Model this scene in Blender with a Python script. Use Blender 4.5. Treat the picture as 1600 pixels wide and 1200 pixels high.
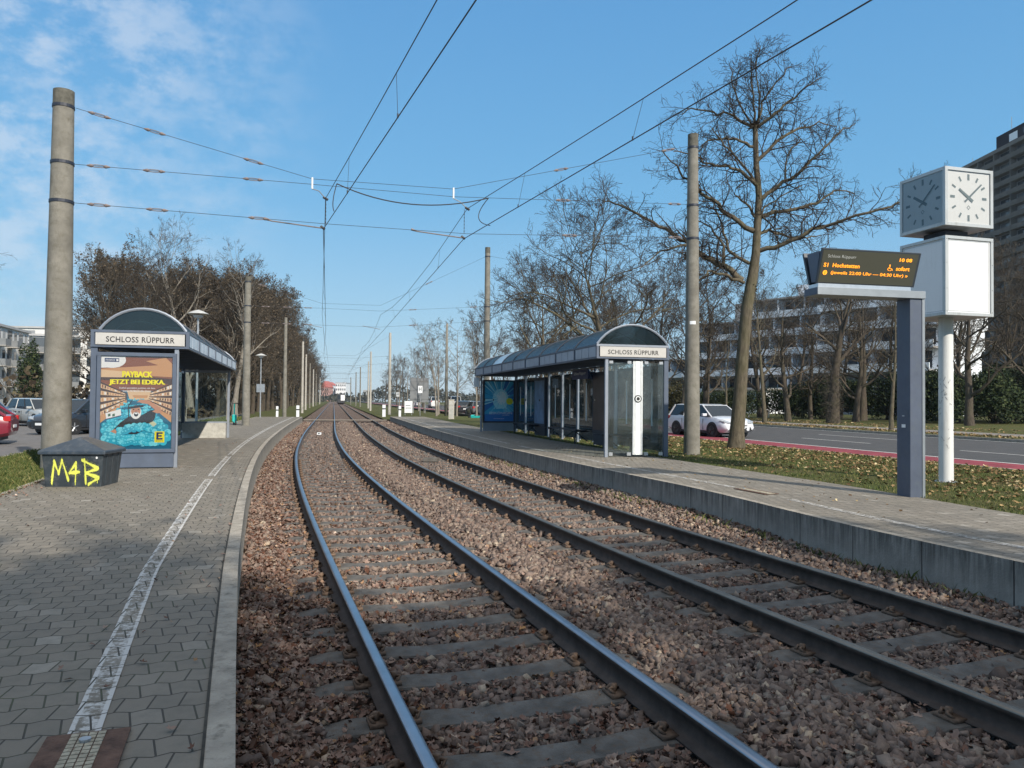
import bpy, math, random
import numpy as np
from mathutils import Vector, Matrix

# ------------------------------------------------------------------ scene, camera, light
S = bpy.context.scene
for o in list(bpy.data.objects): bpy.data.objects.remove(o, do_unlink=True)
COL = S.collection
CAMZ = 1.695
cam = bpy.data.cameras.new('camera'); camo = bpy.data.objects.new('camera', cam); COL.objects.link(camo)
cam.sensor_width = 36; cam.lens = 36*1210/1600; cam.clip_end = 4000; cam.clip_start = .05
_p = math.atan(26/1210); _r = -.009
_c, _s = math.cos(_r), math.sin(_r); _cp, _sp = math.cos(_p), math.sin(_p)
_R = Vector((_c, _s*_sp, -_s*_cp)); _U = Vector((_s, -_c*_sp, _c*_cp)); _F = Vector((0, _cp, _sp))
M4 = Matrix.Identity(4)
for i in range(3):
    M4[i][0] = _R[i]; M4[i][1] = _U[i]; M4[i][2] = -_F[i]
M4[2][3] = CAMZ
camo.matrix_world = M4
S.camera = camo

SUN_AZ = math.radians(145); SUN_EL = math.radians(34)
W = bpy.data.worlds.new('World'); S.world = W; W.use_nodes = True
nt = W.node_tree; nt.nodes.clear()
out = nt.nodes.new('ShaderNodeOutputWorld'); bg = nt.nodes.new('ShaderNodeBackground')
sky = nt.nodes.new('ShaderNodeTexSky'); sky.sky_type = 'NISHITA'; sky.sun_disc = False
sky.sun_elevation = SUN_EL; sky.sun_rotation = SUN_AZ; sky.altitude = 150
sky.air_density = 1.35; sky.dust_density = .25; sky.ozone_density = 2.6
tc = nt.nodes.new('ShaderNodeTexCoord')
# thin broken clouds, only in the part of the sky to the upper left
mp = nt.nodes.new('ShaderNodeMapping'); mp.inputs['Scale'].default_value = (1.0, 1.0, 1.7)
n1 = nt.nodes.new('ShaderNodeTexNoise'); n1.inputs['Scale'].default_value = 21; n1.inputs['Detail'].default_value = 9; n1.inputs['Roughness'].default_value = .62
n2 = nt.nodes.new('ShaderNodeTexNoise'); n2.inputs['Scale'].default_value = 3.0; n2.inputs['Detail'].default_value = 3
nt.links.new(tc.outputs['Generated'], mp.inputs[0]); nt.links.new(mp.outputs[0], n1.inputs[0]); nt.links.new(mp.outputs[0], n2.inputs[0])
def wm(op, a, b=None, c=None):
    m = nt.nodes.new('ShaderNodeMath'); m.operation = op
    for k, q in enumerate((a, b, c)):
        if q is None: continue
        if isinstance(q, (int, float)): m.inputs[k].default_value = q
        else: nt.links.new(q, m.inputs[k])
    return m.outputs[0]
dp = nt.nodes.new('ShaderNodeVectorMath'); dp.operation = 'DOT_PRODUCT'
_v = Vector((-.62, .76, .37)).normalized(); dp.inputs[1].default_value = _v
nt.links.new(tc.outputs['Generated'], dp.inputs[0])
mask = nt.nodes.new('ShaderNodeMapRange'); mask.interpolation_type = 'SMOOTHSTEP'
mask.inputs['From Min'].default_value = .90; mask.inputs['From Max'].default_value = 1.0
nt.links.new(dp.outputs['Value'], mask.inputs['Value'])
r1 = nt.nodes.new('ShaderNodeMapRange'); r1.interpolation_type = 'SMOOTHSTEP'; r1.inputs['From Min'].default_value = .36; r1.inputs['From Max'].default_value = .68
nt.links.new(n1.outputs[0], r1.inputs['Value'])
r2 = nt.nodes.new('ShaderNodeMapRange'); r2.inputs['From Min'].default_value = .3; r2.inputs['From Max'].default_value = .52
nt.links.new(n2.outputs[0], r2.inputs['Value'])
cl = wm('MULTIPLY', wm('MULTIPLY', r1.outputs[0], r2.outputs[0]), mask.outputs[0])
cl = wm('MULTIPLY', cl, .5)
mx = nt.nodes.new('ShaderNodeMixRGB'); mx.inputs[2].default_value = (6.0, 6.5, 7.2, 1)
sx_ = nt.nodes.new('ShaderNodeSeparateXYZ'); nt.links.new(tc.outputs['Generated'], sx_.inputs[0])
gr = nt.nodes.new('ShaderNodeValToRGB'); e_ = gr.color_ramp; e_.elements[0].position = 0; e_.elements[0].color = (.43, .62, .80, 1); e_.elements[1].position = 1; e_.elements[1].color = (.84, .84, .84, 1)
for p_, c_ in ((.10, (.30, .56, .80)), (.25, (.15, .44, .76)), (.46, (.11, .355, .70)), (.62, (.46, .52, .60))): q_ = e_.elements.new(p_); q_.color = (*c_, 1)  # ramp pales in the unseen upper sky, brightened to add neutral fill light
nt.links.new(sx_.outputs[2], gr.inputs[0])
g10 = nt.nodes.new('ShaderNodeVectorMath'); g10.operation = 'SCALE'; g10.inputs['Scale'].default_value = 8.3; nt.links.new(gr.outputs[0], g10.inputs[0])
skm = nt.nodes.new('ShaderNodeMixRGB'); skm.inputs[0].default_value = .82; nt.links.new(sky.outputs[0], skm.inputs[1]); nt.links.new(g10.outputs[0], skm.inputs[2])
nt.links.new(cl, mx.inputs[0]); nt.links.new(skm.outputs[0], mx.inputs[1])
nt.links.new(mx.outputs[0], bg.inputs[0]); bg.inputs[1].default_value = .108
nt.links.new(bg.outputs[0], out.inputs[0])
sv = Vector((math.sin(SUN_AZ)*math.cos(SUN_EL), math.cos(SUN_AZ)*math.cos(SUN_EL), math.sin(SUN_EL)))
sl = bpy.data.lights.new('sun', 'SUN'); sl.energy = 4.6; sl.angle = math.radians(.55); sl.color = (1, .92, .80)
slo = bpy.data.objects.new('sun', sl); COL.objects.link(slo); slo.rotation_euler = sv.to_track_quat('Z', 'Y').to_euler()
S.view_settings.view_transform = 'Standard'; S.view_settings.look = 'None'
S.view_settings.exposure = 0.24; S.view_settings.gamma = 1
S.render.engine = 'CYCLES'
try:
    S.cycles.max_bounces = 6; S.cycles.diffuse_bounces = 2; S.cycles.glossy_bounces = 3; S.cycles.transparent_max_bounces = 24; S.cycles.transmission_bounces = 4
    S.cycles.caustics_reflective = False; S.cycles.caustics_refractive = False
except Exception: pass

# ------------------------------------------------------------------ helpers
rnd = random.Random(7)
NR = np.random.default_rng(11)
PI = math.pi

class MB:
    def __init__(s): s.v = []; s.f = []; s.m = []; s.mats = []; s.M = None; s.uv = None
    def mi(s, m):
        if m not in s.mats: s.mats.append(m)
        return s.mats.index(m)
    def add(s, vs, fs, mat):
        b = len(s.v); k = s.mi(mat)
        if s.M is not None: vs = [tuple(s.M @ Vector(p)) for p in vs]
        s.v.extend([tuple(p) for p in vs])
        s.f.extend([tuple(b+i for i in f) for f in fs]); s.m.extend([k]*len(fs))
    def box(s, x0, x1, y0, y1, z0, z1, mat):
        v = [(x, y, z) for z in (z0, z1) for y in (y0, y1) for x in (x0, x1)]
        s.add(v, [(0,2,3,1),(4,5,7,6),(0,1,5,4),(2,6,7,3),(0,4,6,2),(1,3,7,5)], mat)
    def taper(s, cx, cy, z0, z1, a0, b0, a1, b1, mat):
        v = [(cx+i*a0, cy+j*b0, z0) for j in (-1,1) for i in (-1,1)] + [(cx+i*a1, cy+j*b1, z1) for j in (-1,1) for i in (-1,1)]
        s.add(v, [(0,2,3,1),(4,5,7,6),(0,1,5,4),(2,6,7,3),(0,4,6,2),(1,3,7,5)], mat)
    def prism(s, poly, a0, a1, mat, axis='y'):
        n = len(poly)
        def P(p, t):
            if axis == 'y': return (p[0], t, p[1])
            if axis == 'x': return (t, p[0], p[1])
            return (p[0], p[1], t)
        v = [P(p, a0) for p in poly] + [P(p, a1) for p in poly]
        f = [tuple(range(n))[::-1], tuple(range(n, 2*n))] + [(i, (i+1) % n, n+(i+1) % n, n+i) for i in range(n)]
        s.add(v, f, mat)
    def tube(s, pts, rad, n, mat, cap=True):
        pts = [Vector(p) for p in pts]
        if not hasattr(rad, '__len__'): rad = [rad]*len(pts)
        vs = []; fs = []
        for i, p in enumerate(pts):
            d = (pts[min(i+1, len(pts)-1)] - pts[max(i-1, 0)])
            d = d.normalized() if d.length > 1e-9 else Vector((0, 0, 1))
            a = d.cross(Vector((0, 0, 1)))
            if a.length < .05: a = d.cross(Vector((1, 0, 0)))
            a.normalize(); b = d.cross(a)
            for k in range(n):
                t = 2*PI*k/n; vs.append(tuple(p + (a*math.cos(t) + b*math.sin(t))*rad[i]))
        for i in range(len(pts)-1):
            for k in range(n):
                fs.append((i*n+k, i*n+(k+1) % n, (i+1)*n+(k+1) % n, (i+1)*n+k))
        if cap:
            fs.append(tuple(range(n))[::-1]); fs.append(tuple((len(pts)-1)*n+k for k in range(n)))
        s.add(vs, fs, mat)
    def cyl(s, x, y, z0, z1, r, n, mat, r1=None): s.tube([(x, y, z0), (x, y, z1)], [r, r if r1 is None else r1], n, mat)
    def disc(s, c, r, n, mat, ax='y', t=.01):
        d = {'x': Vector((t, 0, 0)), 'y': Vector((0, t, 0)), 'z': Vector((0, 0, t))}[ax]
        c = Vector(c); s.tube([c-d/2, c+d/2], r, n, mat)
    def build(s, name, parent=None, smooth=False, bevel=0, autos=None):
        me = bpy.data.meshes.new(name); me.from_pydata(s.v, [], s.f)
        for m in s.mats: me.materials.append(m)
        me.polygons.foreach_set('material_index', s.m)
        if smooth: me.polygons.foreach_set('use_smooth', [True]*len(s.f))
        me.update()
        o = bpy.data.objects.new(name, me); COL.objects.link(o)
        if parent is not None: o.parent = parent
        if smooth and autos:
            try: me.set_sharp_from_angle(angle=math.radians(autos))
            except Exception: pass
        if bevel:
            b = o.modifiers.new('bevel', 'BEVEL'); b.width = bevel; b.segments = 2; b.limit_method = 'ANGLE'; b.angle_limit = math.radians(40)
        return o

def tag(o, label=None, cat=None, group=None, kind=None):
    if label: o['label'] = label
    if cat: o['category'] = cat
    if group: o['group'] = group
    if kind: o['kind'] = kind
    return o
def empty(name, loc=(0, 0, 0), rz=0, label=None, cat=None, group=None):
    o = bpy.data.objects.new(name, None); COL.objects.link(o); o.location = loc; o.rotation_euler = (0, 0, rz)
    o.empty_display_size = .2
    return tag(o, label, cat, group)
def copy_tree(o, parent=None):
    c = o.copy(); COL.objects.link(c)
    if parent is not None: c.parent = parent
    for ch in o.children: copy_tree(ch, c)
    return c

def rawmesh(name, V, F, mats, midx=None, attr=None, uv=None, parent=None, smooth=False):
    """fast mesh from numpy arrays; F is (n,3) or (n,4)"""
    me = bpy.data.meshes.new(name); V = np.asarray(V, dtype=np.float32); F = np.asarray(F, dtype=np.int32)
    k = F.shape[1]
    me.vertices.add(len(V)); me.vertices.foreach_set('co', V.ravel())
    me.loops.add(F.size); me.loops.foreach_set('vertex_index', F.ravel())
    me.polygons.add(len(F)); me.polygons.foreach_set('loop_start', np.arange(0, F.size, k, dtype=np.int32))
    me.polygons.foreach_set('loop_total', np.full(len(F), k, dtype=np.int32))
    for m in mats: me.materials.append(m)
    if midx is not None: me.polygons.foreach_set('material_index', np.asarray(midx, dtype=np.int32))
    if smooth: me.polygons.foreach_set('use_smooth', np.ones(len(F), dtype=bool))
    if attr is not None:
        a = me.attributes.new('rv', 'FLOAT', 'FACE'); a.data.foreach_set('value', np.asarray(attr, dtype=np.float32))
    if uv is not None:
        l = me.uv_layers.new(name='UVMap'); l.data.foreach_set('uv', np.asarray(uv, dtype=np.float32)[F.ravel()].ravel())
    me.update(); me.validate()
    o = bpy.data.objects.new(name, me); COL.objects.link(o)
    if parent is not None: o.parent = parent
    return o

# ------------------------------------------------------------------ materials
class NB:
    def __init__(s, name):
        s.mat = bpy.data.materials.new(name); s.mat.use_nodes = True; s.t = s.mat.node_tree
        s.b = s.t.nodes['Principled BSDF']; s.o = s.t.nodes['Material Output']
    def n(s, typ, **kw):
        q = s.t.nodes.new(typ)
        for k, v in kw.items():
            if k in q.inputs: q.inputs[k].default_value = v
            else: setattr(q, k, v)
        return q
    def l(s, a, b): s.t.links.new(a, b)
    def math(s, op, a, b=None, c=None):
        m = s.n('ShaderNodeMath', operation=op)
        for k, q in enumerate((a, b, c)):
            if q is None: continue
            if isinstance(q, (int, float)): m.inputs[k].default_value = q
            else: s.l(q, m.inputs[k])
        return m.outputs[0]
    def noise(s, scale, detail=4, rough=.55, vec=None, dist=0):
        q = s.n('ShaderNodeTexNoise', Scale=scale, Detail=detail, Roughness=rough, Distortion=dist)
        if vec is not None: s.l(vec, q.inputs['Vector'])
        return q.outputs[0]
    def obj(s): return s.n('ShaderNodeTexCoord').outputs['Object']
    def geo(s): return s.n('ShaderNodeNewGeometry').outputs['Position']
    def uv(s): return s.n('ShaderNodeTexCoord').outputs['UV']
    def ramp(s, fac, stops, interp='LINEAR'):
        r = s.n('ShaderNodeValToRGB'); e = r.color_ramp; e.interpolation = interp
        while len(e.elements) > 1: e.elements.remove(e.elements[-1])
        e.elements[0].position = stops[0][0]; e.elements[0].color = (*stops[0][1], 1)
        for p, c in stops[1:]:
            x = e.elements.new(p); x.color = (*c, 1)
        s.l(fac, r.inputs[0]); return r.outputs[0]
    def mix(s, fac, a, b, mode='MIX'):
        m = s.n('ShaderNodeMixRGB', blend_type=mode)
        for k, q in ((0, fac), (1, a), (2, b)):
            if isinstance(q, (int, float)): m.inputs[k].default_value = q
            elif isinstance(q, tuple): m.inputs[k].default_value = (*q, 1)
            else: s.l(q, m.inputs[k])
        return m.outputs[0]
    def rng(s, v, a, b, c=0, d=1, sm=False):
        m = s.n('ShaderNodeMapRange'); m.inputs[1].default_value = a; m.inputs[2].default_value = b; m.inputs[3].default_value = c; m.inputs[4].default_value = d
        if sm: m.interpolation_type = 'SMOOTHSTEP'
        s.l(v, m.inputs[0]); return m.outputs[0]
    def col(s, c): s.l(c, s.b.inputs['Base Color'])
    def bump(s, h, dist=.01, st=1, nrm=None):
        b = s.n('ShaderNodeBump', Strength=st, Distance=dist); s.l(h, b.inputs['Height'])
        if nrm is not None: s.l(nrm, b.inputs['Normal'])
        s.l(b.outputs[0], s.b.inputs['Normal']); return b.outputs[0]
    def mapv(s, vec, scale=(1, 1, 1), loc=(0, 0, 0), rot=(0, 0, 0)):
        m = s.n('ShaderNodeMapping'); m.inputs['Scale'].default_value = scale; m.inputs['Location'].default_value = loc; m.inputs['Rotation'].default_value = rot
        s.l(vec, m.inputs[0]); return m.outputs[0]

def pmat(name, col, rough=.6, metal=0, var=.15, scale=6, bump=0, bscale=60, spec=.5, dirt=None):
    k = NB(name); v = k.obj()
    n = k.noise(scale, 5, .6, v); c0 = tuple(max(0, x*(1-var)) for x in col); c1 = tuple(min(1, x*(1+var)) for x in col)
    c = k.ramp(n, [(.3, c0), (.7, c1)])
    if dirt:
        d = k.rng(k.noise(scale*2.3, 6, .7, v), .5, .72, 0, .8)
        c = k.mix(d, c, dirt)
    k.col(c); k.b.inputs['Roughness'].default_value = rough; k.b.inputs['Metallic'].default_value = metal
    k.b.inputs['Specular IOR Level'].default_value = spec
    if bump: k.bump(k.noise(bscale, 6, .6, v), bump)
    return k.mat
def flat(name, col, rough=.5, emit=0):
    k = NB(name); k.b.inputs['Base Color'].default_value = (*col, 1); k.b.inputs['Roughness'].default_value = rough
    if emit: k.b.inputs['Emission Color'].default_value = (*col, 1); k.b.inputs['Emission Strength'].default_value = emit
    return k.mat
def glassmat(name, tint, refl=.1, rough=.03, dirty=.0, cap=1., dcol=(.45, .5, .5)):
    k = NB(name); k.t.nodes.remove(k.b)
    tr = k.n('ShaderNodeBsdfTransparent'); tr.inputs[0].default_value = (*tint, 1)
    gl = k.n('ShaderNodeBsdfGlossy', Roughness=rough); gl.inputs[0].default_value = (.9, .95, 1, 1)
    fr = k.n('ShaderNodeFresnel', IOR=1.5); fac = k.math('MINIMUM', k.math('ADD', fr.outputs[0], refl-.04), cap)
    m = k.n('ShaderNodeMixShader'); k.l(fac, m.inputs[0]); k.l(tr.outputs[0], m.inputs[1]); k.l(gl.outputs[0], m.inputs[2])
    last = m.outputs[0]
    if dirty:
        df = k.n('ShaderNodeBsdfDiffuse'); df.inputs[0].default_value = (*dcol, 1)
        m2 = k.n('ShaderNodeMixShader'); k.l(k.rng(k.noise(3, 5, .6, k.obj()), .35, .8, dirty*.3, dirty), m2.inputs[0]); k.l(last, m2.inputs[1]); k.l(df.outputs[0], m2.inputs[2]); last = m2.outputs[0]
    k.l(last, k.o.inputs[0]); return k.mat

def paver_mat(name, warm=0., paint=None):
    k = NB(name); uv = k.uv(); sx = k.n('ShaderNodeSeparateXYZ'); k.l(uv, sx.inputs[0])
    s, o = sx.outputs[0], sx.outputs[1]      # s along the platform, o across
    def tri(x, per): # triangle wave -1..1
        return k.math('SUBTRACT', k.math('MULTIPLY', k.math('PINGPONG', k.math('DIVIDE', x, per/2), 1.0), 2), 1)
    L, Wd = .33, .132
    s2 = k.math('ADD', s, k.math('MULTIPLY', tri(o, Wd*1.0), .011))
    o2 = k.math('ADD', o, k.math('MULTIPLY', tri(s, L), .0125))
    cx = k.n('ShaderNodeCombineXYZ'); k.l(o2, cx.inputs[0]); k.l(s2, cx.inputs[1])
    br = k.n('ShaderNodeTexBrick', Scale=1.0); br.offset = .5; br.offset_frequency = 2
    br.inputs['Brick Width'].default_value = .132; br.inputs['Row Height'].default_value = .165
    br.inputs['Mortar Size'].default_value = .0045; br.inputs['Mortar Smooth'].default_value = .35; br.inputs['Bias'].default_value = 0
    br.inputs['Color1'].default_value = (0, 0, 0, 1); br.inputs['Color2'].default_value = (1, 1, 1, 1); br.inputs['Mortar'].default_value = (.5, .5, .5, 1)
    k.l(cx.outputs[0], br.inputs['Vector'])
    g = k.geo()
    base = k.ramp(br.outputs['Color'], [(0, (.19+warm, .168+warm, .135+warm)), (.45, (.24+warm, .207+warm, .162+warm)), (.9, (.275+warm, .242+warm, .195+warm)), (1, (.42+warm, .385+warm, .33+warm))])
    big = k.noise(.7, 5, .6, g); fine = k.noise(140, 3, .7, g); mid = k.noise(9, 6, .65, g)
    base = k.mix(k.rng(big, .35, .65, 0, .75), base, (.21, .185, .15))
    base = k.mix(k.rng(mid, .45, .75, 0, .5), base, (.13, .125, .10))
    base = k.mix(k.rng(fine, .3, .7, 0, .3), base, (.13, .12, .11))
    vg = k.n('ShaderNodeTexVoronoi', Scale=2.6); k.l(g, vg.inputs['Vector']); base = k.mix(k.rng(vg.outputs['Distance'], .035, .05, .65, 0), base, (.07, .065, .06))
    st_ = k.noise(1.3, 4, .5, k.mapv(g, loc=(9, 3, 0)), 1.2); base = k.mix(k.rng(st_, .60, .68, 0, .45), base, (.10, .09, .075))
    if paint:
        # worn paint: two crisp edge lines, thinner paint between them
        n = k.noise(22, 8, .75, g); nb = k.noise(3.1, 3, .5, g)
        e = k.math('ABSOLUTE', k.math('SUBTRACT', o, paint[0]))           # distance from line centre
        edge = k.rng(e, paint[1]*.62, paint[1]*.72, 0, .16)
        thr = k.math('ADD', k.math('ADD', n, edge), k.math('MULTIPLY', nb, .35))
        pf = k.rng(thr, .65, .78, 0, .85)
        base = k.mix(pf, base, (.63, .62, .6))
    moss = k.mix(k.rng(k.noise(2.2, 4, .6, g), .45, .7), (.06, .052, .042), (.08, .09, .045))
    c = k.mix(br.outputs['Fac'], base, moss)
    k.col(c); k.b.inputs['Roughness'].default_value = .85
    h = k.math('ADD', k.math('MULTIPLY', br.outputs['Fac'], -1.0), k.math('ADD', k.math('MULTIPLY', br.outputs['Color'], .25), k.math('MULTIPLY', fine, .14)))
    k.bump(h, .009)
    return k.mat

def concrete_wall_mat(name, col, sidecol=None):
    k = NB(name); g = k.geo(); uv = k.uv(); sx = k.n('ShaderNodeSeparateXYZ'); k.l(uv, sx.inputs[0])
    joint = k.math('PINGPONG', sx.outputs[0], .5)   # 1 m long units
    jf = k.rng(joint, 0, .010, 1, 0)
    unit = k.n('ShaderNodeTexWhiteNoise', noise_dimensions='1D'); k.l(k.math('FLOOR', k.math('ADD', sx.outputs[0], 0.0)), unit.inputs['W'])
    n = k.noise(5, 6, .65, g); st = k.noise(1, 6, .7, k.mapv(g, (17, 17, 1.3)))
    c = k.ramp(n, [(.3, tuple(x*.8 for x in col)), (.7, tuple(min(1, x*1.18) for x in col))])
    c = k.mix(k.math('MULTIPLY', unit.outputs[0], .35), c, tuple(x*.72 for x in col))
    drip = k.math('MULTIPLY', k.rng(st, .36, .6), k.rng(sx.outputs[1], -.12, .28, 0, 1))
    c = k.mix(k.math('MULTIPLY', drip, .75), c, (.035, .033, .03))
    c = k.mix(jf, c, (.02, .02, .02))
    k.col(c); k.b.inputs['Roughness'].default_value = .9
    k.bump(k.math('ADD', k.math('MULTIPLY', jf, -1.5), k.noise(45, 6, .7, g)), .008)
    return k.mat

def asphalt_mat(name, c0, c1):
    k = NB(name); g = k.geo(); n = k.noise(2, 5, .6, g); f = k.noise(180, 2, .8, g)
    c = k.ramp(n, [(.3, c0), (.7, c1)]); c = k.mix(k.rng(f, .35, .75, 0, .35), c, tuple(x*1.5 for x in c1))
    k.col(c); k.b.inputs['Roughness'].default_value = .85; k.bump(f, .004); return k.mat

def grass_ground_mat(name, leafy=.5):
    k = NB(name); g = k.geo(); n = k.noise(.9, 6, .6, g); f = k.noise(26, 6, .7, g); v = k.n('ShaderNodeTexVoronoi', Scale=16.0); k.l(g, v.inputs['Vector'])
    c = k.ramp(f, [(.25, (.028, .036, .012)), (.5, (.075, .095, .03)), (.75, (.14, .14, .055))])
    c = k.mix(k.rng(n, .4, .65, 0, .7), c, (.12, .095, .05))
    lf = k.rng(v.outputs['Distance'], .0, .28, 1, 0)
    vc = k.n('ShaderNodeSeparateXYZ'); k.l(v.outputs['Color'], vc.inputs[0])
    lf = k.math('MULTIPLY', k.math('GREATER_THAN', lf, .45), k.math('GREATER_THAN', vc.outputs[0], 1-leafy))
    c = k.mix(lf, c, k.ramp(vc.outputs[1], [(0, (.16, .09, .04)), (.6, (.28, .18, .09)), (1, (.42, .34, .2))]))
    k.col(c); k.b.inputs['Roughness'].default_value = .95; k.b.inputs['Specular IOR Level'].default_value = .1; k.bump(f, .03); return k.mat

def ballast_mat(name):
    k = NB(name); g = k.geo()
    v = k.n('ShaderNodeTexVoronoi', Scale=24.0); k.l(g, v.inputs['Vector']); v2 = k.n('ShaderNodeTexVoronoi', Scale=24.0, feature='DISTANCE_TO_EDGE'); k.l(g, v2.inputs['Vector'])
    sc = k.n('ShaderNodeSeparateXYZ'); k.l(v.outputs['Color'], sc.inputs[0])
    c = k.ramp(sc.outputs[0], [(0, (.10, .065, .05)), (.3, (.18, .12, .095)), (.6, (.25, .175, .135)), (.85, (.20, .165, .145)), (1, (.36, .28, .21))])
    c = k.mix(k.rng(k.noise(.5, 4, .6, g), .35, .7, 0, .5), c, (.15, .085, .05))
    c = k.mix(k.rng(v2.outputs[0], 0, .1, .85, 0), c, (.02, .015, .012))
    k.col(c); k.b.inputs['Roughness'].default_value = .9; k.bump(k.math('ADD', k.rng(v2.outputs[0], 0, .25), sc.outputs[1]), .022); return k.mat

def attr_mat(name, stops, rough=.85, noise=None, trans=0):
    k = NB(name); a = k.n('ShaderNodeAttribute', attribute_name='rv'); c = k.ramp(a.outputs['Fac'], stops)
    if noise: c = k.mix(k.rng(k.noise(noise, 4, .6, k.geo()), .3, .7, 0, .35), c, tuple(x*.55 for x in stops[0][1]))
    k.col(c); k.b.inputs['Roughness'].default_value = rough; k.b.inputs['Specular IOR Level'].default_value = .25
    return k.mat

def bark_mat(name, c0, c1, green=.0):
    k = NB(name); g = k.geo(); n = k.noise(1, 6, .7, k.mapv(g, (14, 14, 3.5))); b = k.noise(2.0, 4, .6, g)
    c = k.ramp(n, [(.3, c0), (.7, c1)])
    if green: c = k.mix(k.rng(b, .45, .7, 0, green), c, (.09, .10, .035))
    k.col(c); k.b.inputs['Roughness'].default_value = .95; k.b.inputs['Specular IOR Level'].default_value = .15; k.bump(n, .02); return k.mat

M = {}
M['paver'] = paver_mat('platform_paving')
M['paverR'] = paver_mat('platform_paving_warm', .03)
M['lineL'] = paver_mat('worn_line_left', 0, (-2.32, .0625))
M['lineR'] = paver_mat('worn_line_right', .03, (.76, .055))
M['jointdark'] = pmat('dark_joint', (.05, .045, .035), .95, 0, .5, 12)
M['kerb'] = pmat('kerb_stone', (.36, .325, .275), .9, 0, .25, 5, .006, 70, .3, (.12, .11, .09))
M['wallL'] = concrete_wall_mat('kerb_wall_left', (.36, .33, .28)); M['wallR'] = concrete_wall_mat('kerb_wall_right', (.32, .30, .27))
M['asphalt'] = asphalt_mat('asphalt', (.045, .045, .048), (.075, .073, .072)); M['asphalt2'] = asphalt_mat('street_asphalt', (.11, .105, .1), (.16, .15, .145))
M['footpath'] = asphalt_mat('footpath_asphalt', (.16, .14, .125), (.24, .215, .19)); M['redlane'] = pmat('bike_lane_red', (.25, .05, .065), .85, 0, .3, 2, .003, 120, .3)
M['roadpaint'] = pmat('road_paint', (.62, .62, .6), .8, 0, .2, 6)
M['grass'] = grass_ground_mat('grass_ground', .45); M['grassL'] = grass_ground_mat('grass_ground_plain', .08)
M['ballast'] = ballast_mat('ballast_bed')
M['stone'] = attr_mat('ballast_stone', [(0, (.09, .065, .055)), (.25, (.165, .122, .102)), (.5, (.235, .176, .146)), (.75, (.30, .232, .19)), (.92, (.29, .25, .21)), (1, (.5, .4, .3))], .85, 60)
M['leaf'] = attr_mat('dry_leaf', [(0, (.14, .06, .035)), (.3, (.19, .115, .09)), (.6, (.275, .187, .15)), (.88, (.37, .27, .22)), (.97, (.40, .22, .09)), (1, (.62, .5, .42))], .8, 40)
M['leafyel'] = attr_mat('pale_leaf', [(0, (.10, .055, .025)), (.5, (.26, .17, .08)), (.85, (.38, .27, .13)), (1, (.6, .5, .3))], .8)
M['blade'] = attr_mat('grass_blade', [(0, (.035, .06, .012)), (.5, (.085, .115, .03)), (.85, (.17, .165, .055)), (1, (.26, .23, .1))], .7)
M['sleeper'] = pmat('sleeper_concrete', (.125, .12, .112), .9, 0, .35, 7, .006, 80, .3, (.12, .08, .05))
M['railtop'] = pmat('rail_running_surface', (.36, .38, .42), .34, 1, .15, 3); M['railtop2'] = pmat('rail_running_surface_dull', (.24, .22, .19), .5, 1, .2, 3)
M['railside'] = pmat('rail_rust', (.075, .055, .045), .75, .2, .35, 9, .002, 60)
M['clip'] = pmat('rail_clip_rust', (.15, .10, .07), .8, .1, .4, 30)
M['concrete'] = pmat('pole_concrete', (.215, .203, .175), .9, 0, .25, 3, .01, 45, .3, (.14, .13, .10))
M['concrete_l'] = pmat('pole_concrete_light', (.42, .40, .36), .9, 0, .15, 3, .006, 45)
M['concrete_d'] = pmat('pole_concrete_dark', (.12, .115, .095), .95, 0, .4, 8, .012, 40)
M['plank'] = pmat('plank', (.22, .19, .16), .9)
M['plinth'] = pmat('plinth_concrete', (.45, .44, .40), .9, 0, .2, 4, .005, 50, .3, (.3, .28, .24))
M['galv'] = pmat('galvanised', (.42, .44, .46), .45, .6, .2, 8); M['wire'] = flat('wire_copper_dark', (.035, .035, .04), .5); M['insul'] = pmat('insulator', (.19, .155, .15), .5, 0, .2, 20); M['whiteins'] = flat('white_insulator', (.8, .8, .78), .4)
M['steelblue'] = pmat('shelter_paint_blue_grey', (.105, .13, .18), .42, .15, .14, 3, 0, 60, .5, (.11, .13, .16))
M['steelgrey'] = pmat('shelter_profile_grey', (.29, .325, .38), .4, .3, .1, 4); M['steeldark'] = pmat('dark_painted_steel', (.03, .035, .05), .5, .1, .2, 6)
M['postdark'] = pmat('display_post_paint', (.085, .105, .15), .45, .1, .12, 4, 0, 60, .5, (.10, .12, .15))
M['alu'] = pmat('brushed_aluminium', (.6, .62, .65), .32, .85, .08, 12)
M['signplate'] = pmat('sign_plate', (.50, .485, .46), .5, 0, .06, 6); M['black'] = flat('black_lettering', (.012, .012, .014), .5)
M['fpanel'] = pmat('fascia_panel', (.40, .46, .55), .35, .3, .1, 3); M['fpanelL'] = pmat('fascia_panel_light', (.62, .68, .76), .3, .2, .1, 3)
M['roofglass'] = glassmat('tinted_roof_glass', (.12, .18, .21), .03, .2, .45, .20, (.12, .17, .20)); M['glass'] = glassmat('clear_glass', (.88, .94, .93), .05, .02, .07); M['gableglass'] = glassmat('gable_glass', (.19, .27, .27), .08, .05, .16, .5, (.07, .11, .11))
M['white'] = pmat('white_paint', (.74, .75, .76), .45, 0, .06, 4); M['whiteclean'] = flat('white_plain', (.82, .83, .84), .4)
M['whitepole'] = pmat('white_pole_paint', (.7, .71, .71), .5, 0, .08, 5, 0, 60, .5, (.5, .5, .5)); M['clockframe'] = pmat('clock_frame', (.52, .54, .54), .4, .4, .1, 6, 0, 60, .5, (.3, .3, .3))
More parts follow.
